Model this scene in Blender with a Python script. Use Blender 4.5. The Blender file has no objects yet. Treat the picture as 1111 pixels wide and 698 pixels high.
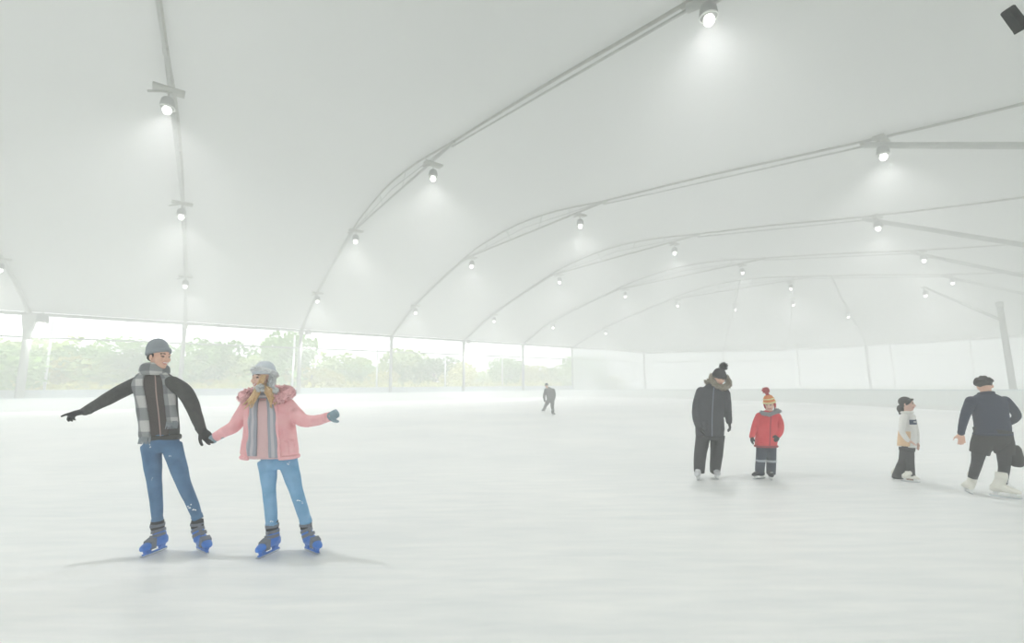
import bpy, math, random
from mathutils import Vector, Matrix, noise
random.seed(7)
V = Vector; PI = math.pi
sc = bpy.context.scene
COL = sc.collection

# ------------------------------------------------------------------ camera
F = 508.5; CX, CY = 555.5, 349.0; HY = 421.55; ROLL = .012; EYE = 1.40
TH = math.atan((HY - CY) / F); CT, ST = math.cos(TH), math.sin(TH)
CR, SR = math.cos(ROLL), math.sin(ROLL)

def ray(px, py):
    a, b = (px - CX) / F, (CY - py) / F
    a, b = a * CR + b * SR, -a * SR + b * CR
    return V((a, CT - b * ST, ST + b * CT))
def at_depth(px, py, d):            # the point a given distance away
    r = ray(px, py); return V((r.x * d / r.y, d, EYE + r.z * d / r.y))
def on_ground(px, py, z=0.0):
    r = ray(px, py); k = (z - EYE) / r.z; return V((r.x * k, r.y * k, z))
def on_plane(px, py, p, n):         # n horizontal normal
    r = ray(px, py); o = V((0, 0, EYE)); k = (p - o).dot(n) / r.dot(n); return o + r * k

cam = bpy.data.cameras.new('camera'); camo = bpy.data.objects.new('camera', cam); COL.objects.link(camo)
cam.sensor_fit = 'HORIZONTAL'; cam.sensor_width = 36.0; cam.lens = 36.0 * F / 1111.0
cam.clip_start = .05; cam.clip_end = 600
def cdir(a, b, w):
    a, b = a * CR + b * SR, -a * SR + b * CR
    return V((a, w * CT - b * ST, w * ST + b * CT))
xa, ya, za = cdir(1, 0, 0), cdir(0, 1, 0), cdir(0, 0, -1)
m = Matrix((xa, ya, za)).transposed().to_4x4(); m.translation = V((0, 0, EYE)); camo.matrix_world = m
sc.camera = camo

# ------------------------------------------------------------------ materials
def mat(name, col, rough=.7, metal=0, bump=None, spec=.3, emit=None, var=None, sheen=0):
    M = bpy.data.materials.new(name); M.use_nodes = True; nt = M.node_tree; N = nt.nodes; L = nt.links
    b = N['Principled BSDF']
    b.inputs['Base Color'].default_value = (*col, 1); b.inputs['Roughness'].default_value = rough
    b.inputs['Metallic'].default_value = metal; b.inputs['Specular IOR Level'].default_value = spec
    if sheen: b.inputs['Sheen Weight'].default_value = sheen
    if emit:
        b.inputs['Emission Color'].default_value = (*emit[0], 1); b.inputs['Emission Strength'].default_value = emit[1]
    if bump or var:
        tc = N.new('ShaderNodeTexCoord')
    if var:                          # (other colour, scale, detail)
        n = N.new('ShaderNodeTexNoise'); n.inputs['Scale'].default_value = var[1]; n.inputs['Detail'].default_value = 4
        L.new(tc.outputs['Object'], n.inputs['Vector'])
        r = N.new('ShaderNodeValToRGB'); r.color_ramp.elements[0].position = .35; r.color_ramp.elements[1].position = .65
        r.color_ramp.elements[0].color = (*col, 1); r.color_ramp.elements[1].color = (*var[0], 1)
        L.new(n.outputs['Fac'], r.inputs['Fac']); L.new(r.outputs['Color'], b.inputs['Base Color'])
    if bump:                         # (scale, strength, distance)
        n = N.new('ShaderNodeTexNoise'); n.inputs['Scale'].default_value = bump[0]; n.inputs['Detail'].default_value = 3
        L.new(tc.outputs['Object'], n.inputs['Vector'])
        bp = N.new('ShaderNodeBump'); bp.inputs['Strength'].default_value = bump[1]; bp.inputs['Distance'].default_value = bump[2]
        L.new(n.outputs['Fac'], bp.inputs['Height']); L.new(bp.outputs['Normal'], b.inputs['Normal'])
    return M

def check_mat(name, base, stripe, dark, fz, fx, plaid=True):
    """woven check: bands across and along the cloth (uv)"""
    M = bpy.data.materials.new(name); M.use_nodes = True; nt = M.node_tree; N = nt.nodes; L = nt.links
    b = N['Principled BSDF']; b.inputs['Roughness'].default_value = .95; b.inputs['Specular IOR Level'].default_value = .1
    tc = N.new('ShaderNodeTexCoord'); sp = N.new('ShaderNodeSeparateXYZ'); L.new(tc.outputs['UV'], sp.inputs[0])
    def band(out, f):
        mu = N.new('ShaderNodeMath'); mu.operation = 'MULTIPLY'; mu.inputs[1].default_value = f; L.new(out, mu.inputs[0])
        fr = N.new('ShaderNodeMath'); fr.operation = 'FRACT'; L.new(mu.outputs[0], fr.inputs[0])
        gt = N.new('ShaderNodeMath'); gt.operation = 'GREATER_THAN'; gt.inputs[1].default_value = .5; L.new(fr.outputs[0], gt.inputs[0])
        return gt.outputs[0]
    ad = N.new('ShaderNodeMath'); ad.operation = 'ADD'; L.new(band(sp.outputs[1], fz), ad.inputs[0]); L.new(band(sp.outputs[0], fx), ad.inputs[1])
    hf = N.new('ShaderNodeMath'); hf.operation = 'MULTIPLY'; hf.inputs[1].default_value = .5; L.new(ad.outputs[0], hf.inputs[0])
    r = N.new('ShaderNodeValToRGB'); r.color_ramp.interpolation = 'CONSTANT'
    e = r.color_ramp.elements; e[0].color = (*base, 1); e[0].position = 0; e[1].color = (*stripe, 1); e[1].position = .3
    x = e.new(.8); x.color = (*dark, 1)
    L.new(hf.outputs[0], r.inputs['Fac']); L.new(r.outputs['Color'], b.inputs['Base Color'])
    return M

def fabric_mat(name, refl, trans):
    M = bpy.data.materials.new(name); M.use_nodes = True; nt = M.node_tree; N = nt.nodes; L = nt.links
    N.remove(N['Principled BSDF']); out = N['Material Output']
    d = N.new('ShaderNodeBsdfDiffuse'); t = N.new('ShaderNodeBsdfTranslucent'); a = N.new('ShaderNodeAddShader')
    tc = N.new('ShaderNodeTexCoord'); n = N.new('ShaderNodeTexNoise'); n.inputs['Scale'].default_value = .12; n.inputs['Detail'].default_value = 5
    L.new(tc.outputs['Object'], n.inputs['Vector'])
    r = N.new('ShaderNodeValToRGB'); r.color_ramp.elements[0].position = .3; r.color_ramp.elements[1].position = .7
    r.color_ramp.elements[0].color = (*[c * .94 for c in trans], 1); r.color_ramp.elements[1].color = (*trans, 1)
    L.new(n.outputs['Fac'], r.inputs['Fac']); L.new(r.outputs['Color'], t.inputs['Color'])
    d.inputs['Color'].default_value = (*refl, 1)
    L.new(d.outputs[0], a.inputs[0]); L.new(t.outputs[0], a.inputs[1]); L.new(a.outputs[0], out.inputs['Surface'])
    return M

def film_mat(name, col, fac):
    M = bpy.data.materials.new(name); M.use_nodes = True; nt = M.node_tree; N = nt.nodes; L = nt.links
    N.remove(N['Principled BSDF']); out = N['Material Output']
    t = N.new('ShaderNodeBsdfTransparent'); d = N.new('ShaderNodeBsdfTranslucent'); d2 = N.new('ShaderNodeBsdfDiffuse'); g = N.new('ShaderNodeMixShader'); x = N.new('ShaderNodeMixShader')
    d.inputs['Color'].default_value = (*col, 1); d2.inputs['Color'].default_value = (*col, 1)
    L.new(d.outputs[0], g.inputs[1]); L.new(d2.outputs[0], g.inputs[2]); g.inputs[0].default_value = .35
    x.inputs[0].default_value = fac; L.new(t.outputs[0], x.inputs[1]); L.new(g.outputs[0], x.inputs[2]); L.new(x.outputs[0], out.inputs['Surface'])
    return M

M = dict(
    metal=mat('pale_grey_paint', (.25, .27, .245), .5, 0, var=((.31, .33, .30), 2)),
    metal_dark=mat('weathered_cable', (.17, .18, .15), .6, 0, var=((.25, .26, .21), 3)),
    white_metal=mat('white_paint', (.78, .80, .79), .5),
    housing=mat('lamp_housing', (.14, .15, .14), .45, .3),
    glass_glow=mat('lamp_glass', (.9, .9, .85), .3, emit=((1, 1, .93), 6.0)),
    reflector=mat('lamp_reflector', (.55, .57, .54), .3, .6),
    black=mat('black_plastic', (.012, .014, .013), .5),
    board=mat('barrier_panel', (.80, .84, .82), .4),
    board_cap=mat('barrier_cap', (.70, .76, .77), .4),
    kick=mat('barrier_kick', (.80, .82, .80), .5),
    skin=mat('skin', (.72, .44, .33), .55, bump=(60, .1, .002)),
    skin_pale=mat('skin_pale', (.75, .50, .41), .55),
    lip=mat('lips', (.60, .22, .20), .5), eye=mat('eyes', (.05, .035, .03), .3), brow=mat('brows', (.10, .06, .04), .8),
    hair_dark=mat('dark_hair', (.022, .017, .015), .6, bump=(80, .6, .01)),
    hair_blond=mat('blond_hair', (.58, .36, .17), .6, bump=(70, .7, .01), var=((.72, .50, .28), 30)),
    grey_knit=mat('grey_knit', (.28, .31, .34), .95, bump=(120, .7, .006)),
    jacket_dark=mat('charcoal_cloth', (.045, .047, .045), .9, bump=(9, .7, .03), var=((.060, .062, .058), 20)),
    cardigan=mat('brown_knit', (.075, .062, .058), .95, bump=(60, .6, .008)),
    zip=mat('zip', (.42, .30, .27), .4, .2),
    black_glove=mat('black_glove', (.016, .016, .017), .8, bump=(40, .4, .005)),
    jeans=mat('blue_denim', (.060, .150, .285), .9, bump=(14, .7, .02), var=((.100, .215, .38), 9)),
    jeans_pale=mat('light_denim', (.16, .36, .58), .9, bump=(14, .7, .02), var=((.24, .45, .68), 9)),
    skate_blue=mat('blue_plastic', (.02, .17, .62), .35, spec=.5), skate_liner=mat('black_liner', (.022, .024, .03), .8),
    strap=mat('grey_strap', (.16, .18, .22), .5), steel=mat('blade_steel', (.62, .65, .68), .25, .9),
    pink=mat('pink_nylon', (.88, .44, .47), .75, bump=(10, .8, .035), var=((.92, .52, .54), 12)),
    pink_fur=mat('pink_fleece', (.92, .52, .54), .95, bump=(45, .9, .03)),
    pink_knit=mat('pale_pink_knit', (.74, .50, .51), .95, bump=(70, .6, .008)),
    fur_white=mat('white_fur', (.82, .85, .88), .95, bump=(55, 1, .03), var=((.88, .90, .92), 14)),
    hat_grey=mat('grey_hat_cloth', (.58, .63, .69), .9, bump=(30, .5, .01), var=((.70, .74, .79), 10)),
    white_pom=mat('white_pompom', (.85, .86, .86), .95, bump=(60, 1, .02)),
    mitten=mat('blue_grey_wool', (.26, .36, .42), .95, bump=(60, .7, .01)),
    coat=mat('dark_slate_cloth', (.030, .032, .042), .85, bump=(8, .6, .03), var=((.040, .043, .054), 6)),
    trouser_black=mat('black_trousers', (.022, .023, .027), .9, bump=(9, .7, .03)),
    fur_tan=mat('tan_fur', (.30, .25, .18), .95, bump=(40, 1, .04), var=((.40, .35, .27), 18)),
    hat_black=mat('black_wool', (.020, .018, .020), .95, bump=(70, .8, .01)),
    pale_boot=mat('pale_boot', (.55, .56, .58), .6), white_boot=mat('white_boot', (.78, .77, .70), .6, bump=(20, .4, .01)),
    red=mat('red_nylon', (.66, .035, .050), .75, bump=(11, .7, .03), var=((.72, .055, .070), 9)),
    red_dark=mat('dark_red_hem', (.30, .03, .05), .8),
    navy=mat('navy_cloth', (.012, .021, .052), .9, bump=(9, .6, .03)), navy_pants=mat('navy_trousers', (.030, .042, .068), .9, bump=(9, .7, .03)),
    grey_fur=mat('grey_fur', (.28, .29, .31), .95, bump=(40, 1, .03)),
    band=mat('reflective_band', (.35, .38, .42), .5),
    knit_orange=mat('orange_knit', (.72, .25, .07), .95, bump=(70, .7, .01)), knit_cream=mat('cream_knit', (.75, .66, .38), .95), knit_red=mat('red_knit', (.55, .05, .06), .95, bump=(50, .8, .015)),
    white_jacket=mat('white_jacket', (.80, .79, .76), .8, bump=(10, .7, .03)), peach=mat('peach_panel', (.78, .56, .36), .85), blue_band=mat('navy_band', (.03, .06, .12), .8),
    shorts=mat('black_shorts', (.022, .021, .022), .9, bump=(8, .7, .03)),
    far_cloth=mat('dark_grey_cloth', (.085, .088, .090), .9, bump=(9, .5, .03)),
    bark=mat('bark', (.14, .12, .09), .9, bump=(10, .8, .05)),
    snow=mat('snow', (.9, .92, .93), .7),
    leaf=[mat('leaf_a', (.24, .44, .08), .7), mat('leaf_b', (.42, .56, .12), .7), mat('leaf_c', (.66, .66, .14), .7)],
    grass=mat('grass_ground', (.20, .27, .12), .9, var=((.30, .34, .18), .3)),
    pale_wall=mat('pale_render', (.62, .63, .60), .9), roof_tile=mat('grey_roof', (.30, .31, .32), .8), pane=mat('window_pane', (.10, .13, .15), .2),
)

# ------------------------------------------------------------------ mesh helpers
class Geo:
    def __init__(s): s.v = []; s.f = []; s.uv = {}
    def add(s, vs, fs):
        o = len(s.v); s.v += [V(v) for v in vs]; s.f += [tuple(i + o for i in f) for f in fs]
    def box(s, c, size, axes=None):
        ax = axes or (V((1, 0, 0)), V((0, 1, 0)), V((0, 0, 1))); c = V(c); h = [x / 2 for x in size]
        vs = [c + ax[0] * (sx * h[0]) + ax[1] * (sy * h[1]) + ax[2] * (sz * h[2]) for sz in (-1, 1) for sy in (-1, 1) for sx in (-1, 1)]
        s.add(vs, [(0, 2, 3, 1), (4, 5, 7, 6), (0, 1, 5, 4), (2, 6, 7, 3), (0, 4, 6, 2), (1, 3, 7, 5)])
    def rings(s, R, caps=True):
        n = len(R[0]); vs = [p for r in R for p in r]; fs = []
        for k in range(len(R) - 1):
            for i in range(n):
                j = (i + 1) % n; fs.append((k * n + i, k * n + j, (k + 1) * n + j, (k + 1) * n + i))
        if caps:
            fs.append(tuple(reversed(range(n)))); fs.append(tuple((len(R) - 1) * n + i for i in range(n)))
        s.add(vs, fs)
    def tube(s, pts, r, n=10, flat=1.0, A=None, dome=False):
        """tube through points; r a number or one per point; flat squeezes the second axis; A fixes the first axis"""
        pts = [V(p) for p in pts]; rr = r if isinstance(r, (list, tuple)) else [r] * len(pts); R = []
        if dome:
            d0 = (pts[0] - pts[1]).normalized(); d1 = (pts[-1] - pts[-2]).normalized()
            pts = [pts[0] + d0 * rr[0] * .85, pts[0] + d0 * rr[0] * .5] + pts + [pts[-1] + d1 * rr[-1] * .5, pts[-1] + d1 * rr[-1] * .85]
            rr = [rr[0] * .4, rr[0] * .82] + list(rr) + [rr[-1] * .82, rr[-1] * .4]
        prev = None
        for i, p in enumerate(pts):
            t = (pts[min(i + 1, len(pts) - 1)] - pts[max(i - 1, 0)]).normalized()
            if A is not None: a = V(A)
            elif prev is None: a = V((1, 0, 0)) if abs(t.x) < .8 else V((0, 1, 0))
            else: a = prev
            a = (a - t * a.dot(t)).normalized(); b = t.cross(a); prev = a
            R.append([p + a * (rr[i] * math.cos(2 * PI * k / n)) + b * (rr[i] * flat * math.sin(2 * PI * k / n)) for k in range(n)])
        s.rings(R)
    def limb(s, pts, rr, n=14, sub=4, **kw):
        P, Rr = [], []
        pts = [V(p) for p in pts]; L = len(pts)
        for i in range(L - 1):
            p0, p1, p2, p3 = pts[max(i - 1, 0)], pts[i], pts[i + 1], pts[min(i + 2, L - 1)]
            for k in range(sub):
                t = k / sub
                q = .5 * ((2 * p1) + (p2 - p0) * t + (2 * p0 - 5 * p1 + 4 * p2 - p3) * t * t + (3 * p1 - p0 - 3 * p2 + p3) * t ** 3)
                P.append(q); u = t * t * (3 - 2 * t); Rr.append(rr[i] * (1 - u) + rr[i + 1] * u)
        P.append(pts[-1]); Rr.append(rr[-1]); s.tube(P, Rr, n, **kw)
    def ell(s, c, rad, fr=None, n=14, m_=10):
        fr = fr or (V((1, 0, 0)), V((0, 1, 0)), V((0, 0, 1))); c = V(c); vs = [c - fr[2] * rad[2]]; fs = []
        for j in range(1, m_):
            ph = -PI / 2 + PI * j / m_
            for i in range(n):
                th = 2 * PI * i / n
                vs.append(c + fr[0] * (rad[0] * math.cos(ph) * math.cos(th)) + fr[1] * (rad[1] * math.cos(ph) * math.sin(th)) + fr[2] * (rad[2] * math.sin(ph)))
        vs.append(c + fr[2] * rad[2])
        for i in range(n): fs.append((0, 1 + (i + 1) % n, 1 + i))
        for j in range(m_ - 2):
            for i in range(n):
                a, b = 1 + j * n + i, 1 + j * n + (i + 1) % n; fs.append((a, b, b + n, a + n))
        o = 1 + (m_ - 2) * n
        for i in range(n): fs.append((o + i, o + (i + 1) % n, len(vs) - 1))
        s.add(vs, fs)
    def lathe(s, prof, c, fr=None, n=24, sx=1, sy=1):
        fr = fr or (V((1, 0, 0)), V((0, 1, 0)), V((0, 0, 1))); c = V(c)
        s.rings([[c + fr[0] * (max(r, .0005) * sx * math.cos(2 * PI * k / n)) + fr[1] * (max(r, .0005) * sy * math.sin(2 * PI * k / n)) + fr[2] * z for k in range(n)] for r, z in prof])
    def sheet(s, rows, thick, nrm, uvs=None):
        """a strip given as rows of points, thickened along nrm(row, col) or one vector"""
        nr, nc = len(rows), len(rows[0]); f0 = lambda r, c: nrm(r, c) if callable(nrm) else nrm
        vs = [rows[r][c] for r in range(nr) for c in range(nc)] + [rows[r][c] - f0(r, c) * thick for r in range(nr) for c in range(nc)]
        o = nr * nc; fs = []
        for r in range(nr - 1):
            for c in range(nc - 1):
                a = r * nc + c; fs.append((a, a + 1, a + nc + 1, a + nc)); fs.append((o + a, o + a + nc, o + a + nc + 1, o + a + 1))
        ed = [r * nc for r in range(nr)]; e2 = [r * nc + nc - 1 for r in range(nr)]; e3 = list(range(nc)); e4 = [(nr - 1) * nc + c for c in range(nc)]
        for e, flip in ((ed, 0), (e2, 1), (e3, 1), (e4, 0)):
            for i in range(len(e) - 1):
                q = (e[i], e[i + 1], o + e[i + 1], o + e[i]); fs.append(q[::-1] if flip else q)
        b = len(s.v)
        s.add(vs, fs)
        for r in range(nr):
            for c in range(nc):
                uv = uvs(r, c) if uvs else (c / (nc - 1), r / (nr - 1)); s.uv[b + r * nc + c] = uv; s.uv[b + o + r * nc + c] = uv
    def build(s, name, mt, parent=None, loc=None, remesh=None, smooth=0, shade=True, mats=None, matfn=None):
        base = V(loc) if loc is not None else (V(parent_loc(parent)) if parent else V((0, 0, 0)))
        me = bpy.data.meshes.new(name); me.from_pydata([tuple(v - base) for v in s.v], [], s.f); me.update()
        if s.uv and not remesh:
            ul = me.uv_layers.new(name='UVMap')
            for lp in me.loops: ul.data[lp.index].uv = s.uv.get(lp.vertex_index, (0, 0))
        if remesh:
            tmp = bpy.data.objects.new('tmp', me); COL.objects.link(tmp)
            md = tmp.modifiers.new('r', 'REMESH'); md.mode = 'VOXEL'; md.voxel_size = remesh
            if smooth: ms = tmp.modifiers.new('s', 'SMOOTH'); ms.factor = .5; ms.iterations = smooth
            dg = bpy.context.evaluated_depsgraph_get(); dg.update()
            me2 = bpy.data.meshes.new_from_object(tmp.evaluated_get(dg)); bpy.data.objects.remove(tmp); bpy.data.meshes.remove(me); me = me2; me.name = name
        for mm in (mats or [mt]): me.materials.append(mm)
        for p in me.polygons:
            p.use_smooth = shade
            if matfn: p.material_index = matfn(base + p.center)
        o = bpy.data.objects.new(name, me); COL.objects.link(o)
        if parent: o.parent = parent; o.location = base - V(parent_loc(parent))
        else: o.location = base
        return o
def parent_loc(p):
    l = V((0, 0, 0))
    while p: l = l + p.location; p = p.parent
    return l
def tag(o, label=None, cat=None, group=None, kind=None):
    if label: o['label'] = label
    if cat: o['category'] = cat
    if group: o['group'] = group
    if kind: o['kind'] = kind
    return o
def empty(name, loc):
    o = bpy.data.objects.new(name, None); o.empty_display_size = .2; COL.objects.link(o); o.location = loc; return o
def copy_tree(o, parent=None):
    c = o.copy(); COL.objects.link(c)
    if parent: c.parent = parent
    for ch in list(o.children): copy_tree(ch, c)
    return c
UP = V((0, 0, 1))

# ------------------------------------------------------------------ the tent: plan and arch profiles
AZ, X0, Y0, SPC, FA, FB = .903, -15.26, 58.93, 10.754, -.108, -.103
EH = EYE + 6.7; RAILH = EYE + 4.75
U = V((math.sin(AZ), math.cos(AZ), 0))                    # along the open side
def foot(i, z=EH): return V((X0, Y0, z)) + U * (SPC * (i - 3))
def adir(i):
    a = AZ + PI / 2 + FA + FB * (i - 3); return V((math.sin(a), math.cos(a), 0))
OUT = V((-U.y, U.x, 0))                                   # away from the hall
SEEN = {0: {'1': (2, 278)},
        1: {'1': (202, 298), 'A': (199, 224), 'B': (180, 52)},
        2: {'1': (345, 316), 'A': (381, 252), 'B': (491, 154), 'C': (746, 2)},
        3: {'1': (451, 330), 'A': (504, 280), 'B': (655, 218), 'C': (938, 153), 'U': (1111, 112), 'L': (1111, 156)},
        4: {'1': (536, 340), 'A': (598, 298), 'B': (757, 254), 'C': (939, 235), 'U': (1111, 214), 'L': (1111, 264.5)},
        5: {'1': (600, 348), 'A': (669, 314), 'B': (829, 280), 'C': (991, 272), 'U': (1111, 264), 'L': (1111, 298.5)},
        6: {'1': (657, 355), 'A': (726, 325), 'B': (879, 300), 'C': (1024, 298), 'U': (1111, 295), 'L': (1111, 318)}}
DEF = {'1': (5.7, 10.2), 'A': (15.4, 13.6), 'B': (33, 14.4), 'C': (48, 13.4)}
NODE = {}
for i in range(-2, 7):
    d = adir(i); nrm = V((-d.y, d.x, 0)); P = foot(i); NODE[i] = {}
    for k in '1ABCUL':
        if k in SEEN.get(i, {}):
            q = on_plane(*SEEN[i][k], P, nrm); NODE[i][k] = ((q - P).dot(d), q.z)
        elif k in DEF: NODE[i][k] = (DEF[k][0], DEF[k][1] + EYE)
    n = NODE[i]
    if 'U' not in n: n['U'] = (n['C'][0] + 9, n['C'][1] - .9)
    if 'L' not in n: n['L'] = (n['C'][0] + 9, n['C'][1] - 2.6)
def apt(i, s, h):
    d = adir(i); P = foot(i); return V((P.x + d.x * s, P.y + d.y * s, h))
def knots(i):
    n = NODE[i]; A, B, C, Uu = n['A'], n['B'], n['C'], n['U']
    k = [(0, EH), n['1'], A]
    for t, b in ((.2, .75), (.45, 1.15), (.72, .85)): k.append((A[0] + (B[0] - A[0]) * t, A[1] + (B[1] - A[1]) * t + b))
    k += [B, ((B[0] + C[0]) / 2, (B[1] + C[1]) / 2 + .1), C, Uu]
    e = (81.0, EH); r = e[0] - Uu[0]
    for t, b in ((.35, 1.6), (.7, 1.4)): k.append((Uu[0] + r * t, Uu[1] + (e[1] - Uu[1]) * t + b))
    return k + [e]
def catmull(k, sub):
    o = []
    for j in range(len(k) - 1):
        p0, p1, p2, p3 = k[max(j - 1, 0)], k[j], k[j + 1], k[min(j + 2, len(k) - 1)]
        for q in range(sub):
            t = q / sub
            o.append(tuple(.5 * (2 * p1[c] + (p2[c] - p0[c]) * t + (2 * p0[c] - 5 * p1[c] + 4 * p2[c] - p3[c]) * t * t + (3 * p1[c] - p0[c] - 3 * p2[c] + p3[c]) * t ** 3) for c in range(len(p1))))
    o.append(tuple(k[-1])); return o
TOP = {i: [apt(i, s, h) for s, h in catmull(knots(i), 3)] for i in NODE}
NP = len(TOP[0])
# end eave, a bent line round the closed end of the tent
EPTS = [foot(6), foot(7)] + [on_ground(px, py, EH) for px, py in ((700, 383), (740, 382), (800, 381.5), (856, 380), (945, 375), (1084, 367))] + [V((83, 56, EH)), V((*apt(6, 81, EH)[:2], EH))]
_c = catmull([tuple(p) for p in EPTS], 4)
_l = [0]
for a, b in zip(_c, _c[1:]): _l.append(_l[-1] + (V(b) - V(a)).length)
def epath(w, z=EH):
    t = max(0, min(1, w)) * _l[-1]
    for j in range(len(_c) - 1):
        if t <= _l[j + 1] or j == len(_c) - 2:
            q = (t - _l[j]) / max(_l[j + 1] - _l[j], 1e-6); p = V(_c[j]).lerp(V(_c[j + 1]), q); return V((p.x, p.y, z))
def ew_at(px, z=0):                  # where the end eave stands under an image column
    best = min(range(601), key=lambda q: abs(proj(epath(q / 600, 4.0))[0] - px) if epath(q / 600).y > 5 else 1e9); return best / 600
def proj(p):
    v = p - V((0, 0, EYE)); w = v.y * CT + v.z * ST; b = (-v.y * ST + v.z * CT) / w; a = v.x / w
    a, b = a * CR - b * SR, a * SR + b * CR; return CX + F * a, CY - F * b
def hip(w, v):
    a = TOP[6][0].lerp(TOP[6][0], 0); t = w * (NP - 1); j = min(int(t), NP - 2); a = TOP[6][j].lerp(TOP[6][j + 1], t - j); b = epath(w)
    p = a.lerp(b, v); p.z = b.z + (a.z - b.z) * (1 - v) ** .8 if a.z > b.z else b.z; return p

# ------------------------------------------------------------------ setting
g = Geo(); fl = [foot(i, 0) for i in range(-2, 8)] + [epath(w / 20, 0) for w in range(3, 21)] + [apt(i, 81, 0) for i in range(5, -3, -1)]
fl = [V((p.x, p.y, 0)) for p in fl]
cen = V((15, 25, 0)); g.add([cen] + fl, [(0, 1 + (k + 1) % len(fl), 1 + k) for k in range(len(fl))])
def ice_mat():
    M_ = bpy.data.materials.new('rink_ice'); M_.use_nodes = True; nt = M_.node_tree; N = nt.nodes; L = nt.links; b = N['Principled BSDF']
    tc = N.new('ShaderNodeTexCoord')
    n1 = N.new('ShaderNodeTexNoise'); n1.inputs['Scale'].default_value = .22; n1.inputs['Detail'].default_value = 6; L.new(tc.outputs['Object'], n1.inputs['Vector'])
    mp = N.new('ShaderNodeMapping'); mp.inputs['Scale'].default_value = (.5, 3.2, 1); mp.inputs['Rotation'].default_value = (0, 0, .5); L.new(tc.outputs['Object'], mp.inputs['Vector'])
    n2 = N.new('ShaderNodeTexNoise'); n2.inputs['Scale'].default_value = 2.2; n2.inputs['Detail'].default_value = 7; n2.inputs['Roughness'].default_value = .65; L.new(mp.outputs[0], n2.inputs['Vector'])
    mx = N.new('ShaderNodeMath'); mx.operation = 'ADD'; L.new(n1.outputs['Fac'], mx.inputs[0]); L.new(n2.outputs['Fac'], mx.inputs[1])
    hf = N.new('ShaderNodeMath'); hf.operation = 'MULTIPLY'; hf.inputs[1].default_value = .5; L.new(mx.outputs[0], hf.inputs[0])
    r = N.new('ShaderNodeValToRGB'); e = r.color_ramp.elements; e[0].position = .36; e[0].color = (.79, .815, .82, 1); e[1].position = .64; e[1].color = (.95, .95, .935, 1)
    L.new(hf.outputs[0], r.inputs['Fac']); L.new(r.outputs['Color'], b.inputs['Base Color'])
    rr = N.new('ShaderNodeMapRange'); rr.inputs['To Min'].default_value = .30; rr.inputs['To Max'].default_value = .55; L.new(n2.outputs['Fac'], rr.inputs['Value']); L.new(rr.outputs[0], b.inputs['Roughness'])
    b.inputs['Specular IOR Level'].default_value = .28
    bp = N.new('ShaderNodeBump'); bp.inputs['Strength'].default_value = .25; bp.inputs['Distance'].default_value = .01; L.new(n2.outputs['Fac'], bp.inputs['Height']); L.new(bp.outputs[0], b.inputs['Normal'])
    return M_
tag(g.build('floor', ice_mat(), loc=(0, 0, 0), shade=False), kind='structure')
g = Geo(); g.add([V((-220, -140, -.06)), V((240, -140, -.06)), V((240, 260, -.06)), V((-220, 260, -.06))], [(0, 1, 2, 3)])
tag(g.build('ground', M['grass'], loc=(0, 0, -.06)), kind='structure')

ROOF = fabric_mat('tent_fabric', (.40, .415, .402), (.066, .0672, .0645))
g = Geo(); rows = []
for i in range(-2, 6):
    for q in range(4):
        t = q / 4; row = []
        for j in range(NP):
            p = TOP[i][j].lerp(TOP[i + 1][j], t); e = math.sin(PI * min(1, j / (NP - 1))) ** .5
            p.z -= .45 * math.sin(PI * t) * e; p.z += .18; row.append(p)
        rows.append(row)
for q in range(9):
    row = []
    for j in range(NP):
        p = hip(j / (NP - 1), q / 8); p.z += .18; row.append(p)
    rows.append(row)
vs = [p for r in rows for p in r]; nr = len(rows)
g.add(vs, [(a * NP + b, (a + 1) * NP + b, (a + 1) * NP + b + 1, a * NP + b + 1) for a in range(nr - 1) for b in range(NP - 1)])
tag(g.build('ceiling', ROOF, loc=(0, 0, EH)), kind='structure')

# eave edge beams and mid rails: trims of the setting
def railing(name, pts, r, mt):
    g = Geo(); g.tube(pts, r, 8); return tag(g.build(name, mt, loc=pts[0]), kind='structure')
railing('trim_1', [foot(i, EH) for i in range(-2, 7)], .15, M['metal'])
railing('trim_2', [epath(w / 40, EH) for w in range(0, 41)], .15, M['metal'])
railing('trim_3', [foot(i, RAILH) + OUT * .1 for i in range(-2, 7)], .07, M['metal'])
railing('trim_4', [epath(w / 40, RAILH) for w in range(0, 41)], .07, M['metal'])
# clear vinyl screens below the rail of the open side, and the closed end
g = Geo(); a, b = foot(-2, .1) + OUT * .3, foot(6, .1) + OUT * .3
g.add([a, b, V((b.x, b.y, RAILH)), V((a.x, a.y, RAILH))], [(0, 1, 2, 3)])
tag(g.build('wall_left', film_mat('clear_film', (.86, .90, .90), .12), loc=foot(2, 0)), kind='structure')
g = Geo(); n = 40; vs = [epath(w / n, z) + (epath(w / n, 0) - V((15, 25, 0))).normalized() * .6 for z in (.1, EH - .1) for w in range(n + 1)]
g.add(vs, [(k, k + 1, n + 2 + k, n + 1 + k) for k in range(n)])
tag(g.build('wall_end', film_mat('milky_film', (.52, .58, .59), .7), loc=epath(.5, 0)), kind='structure')

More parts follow.
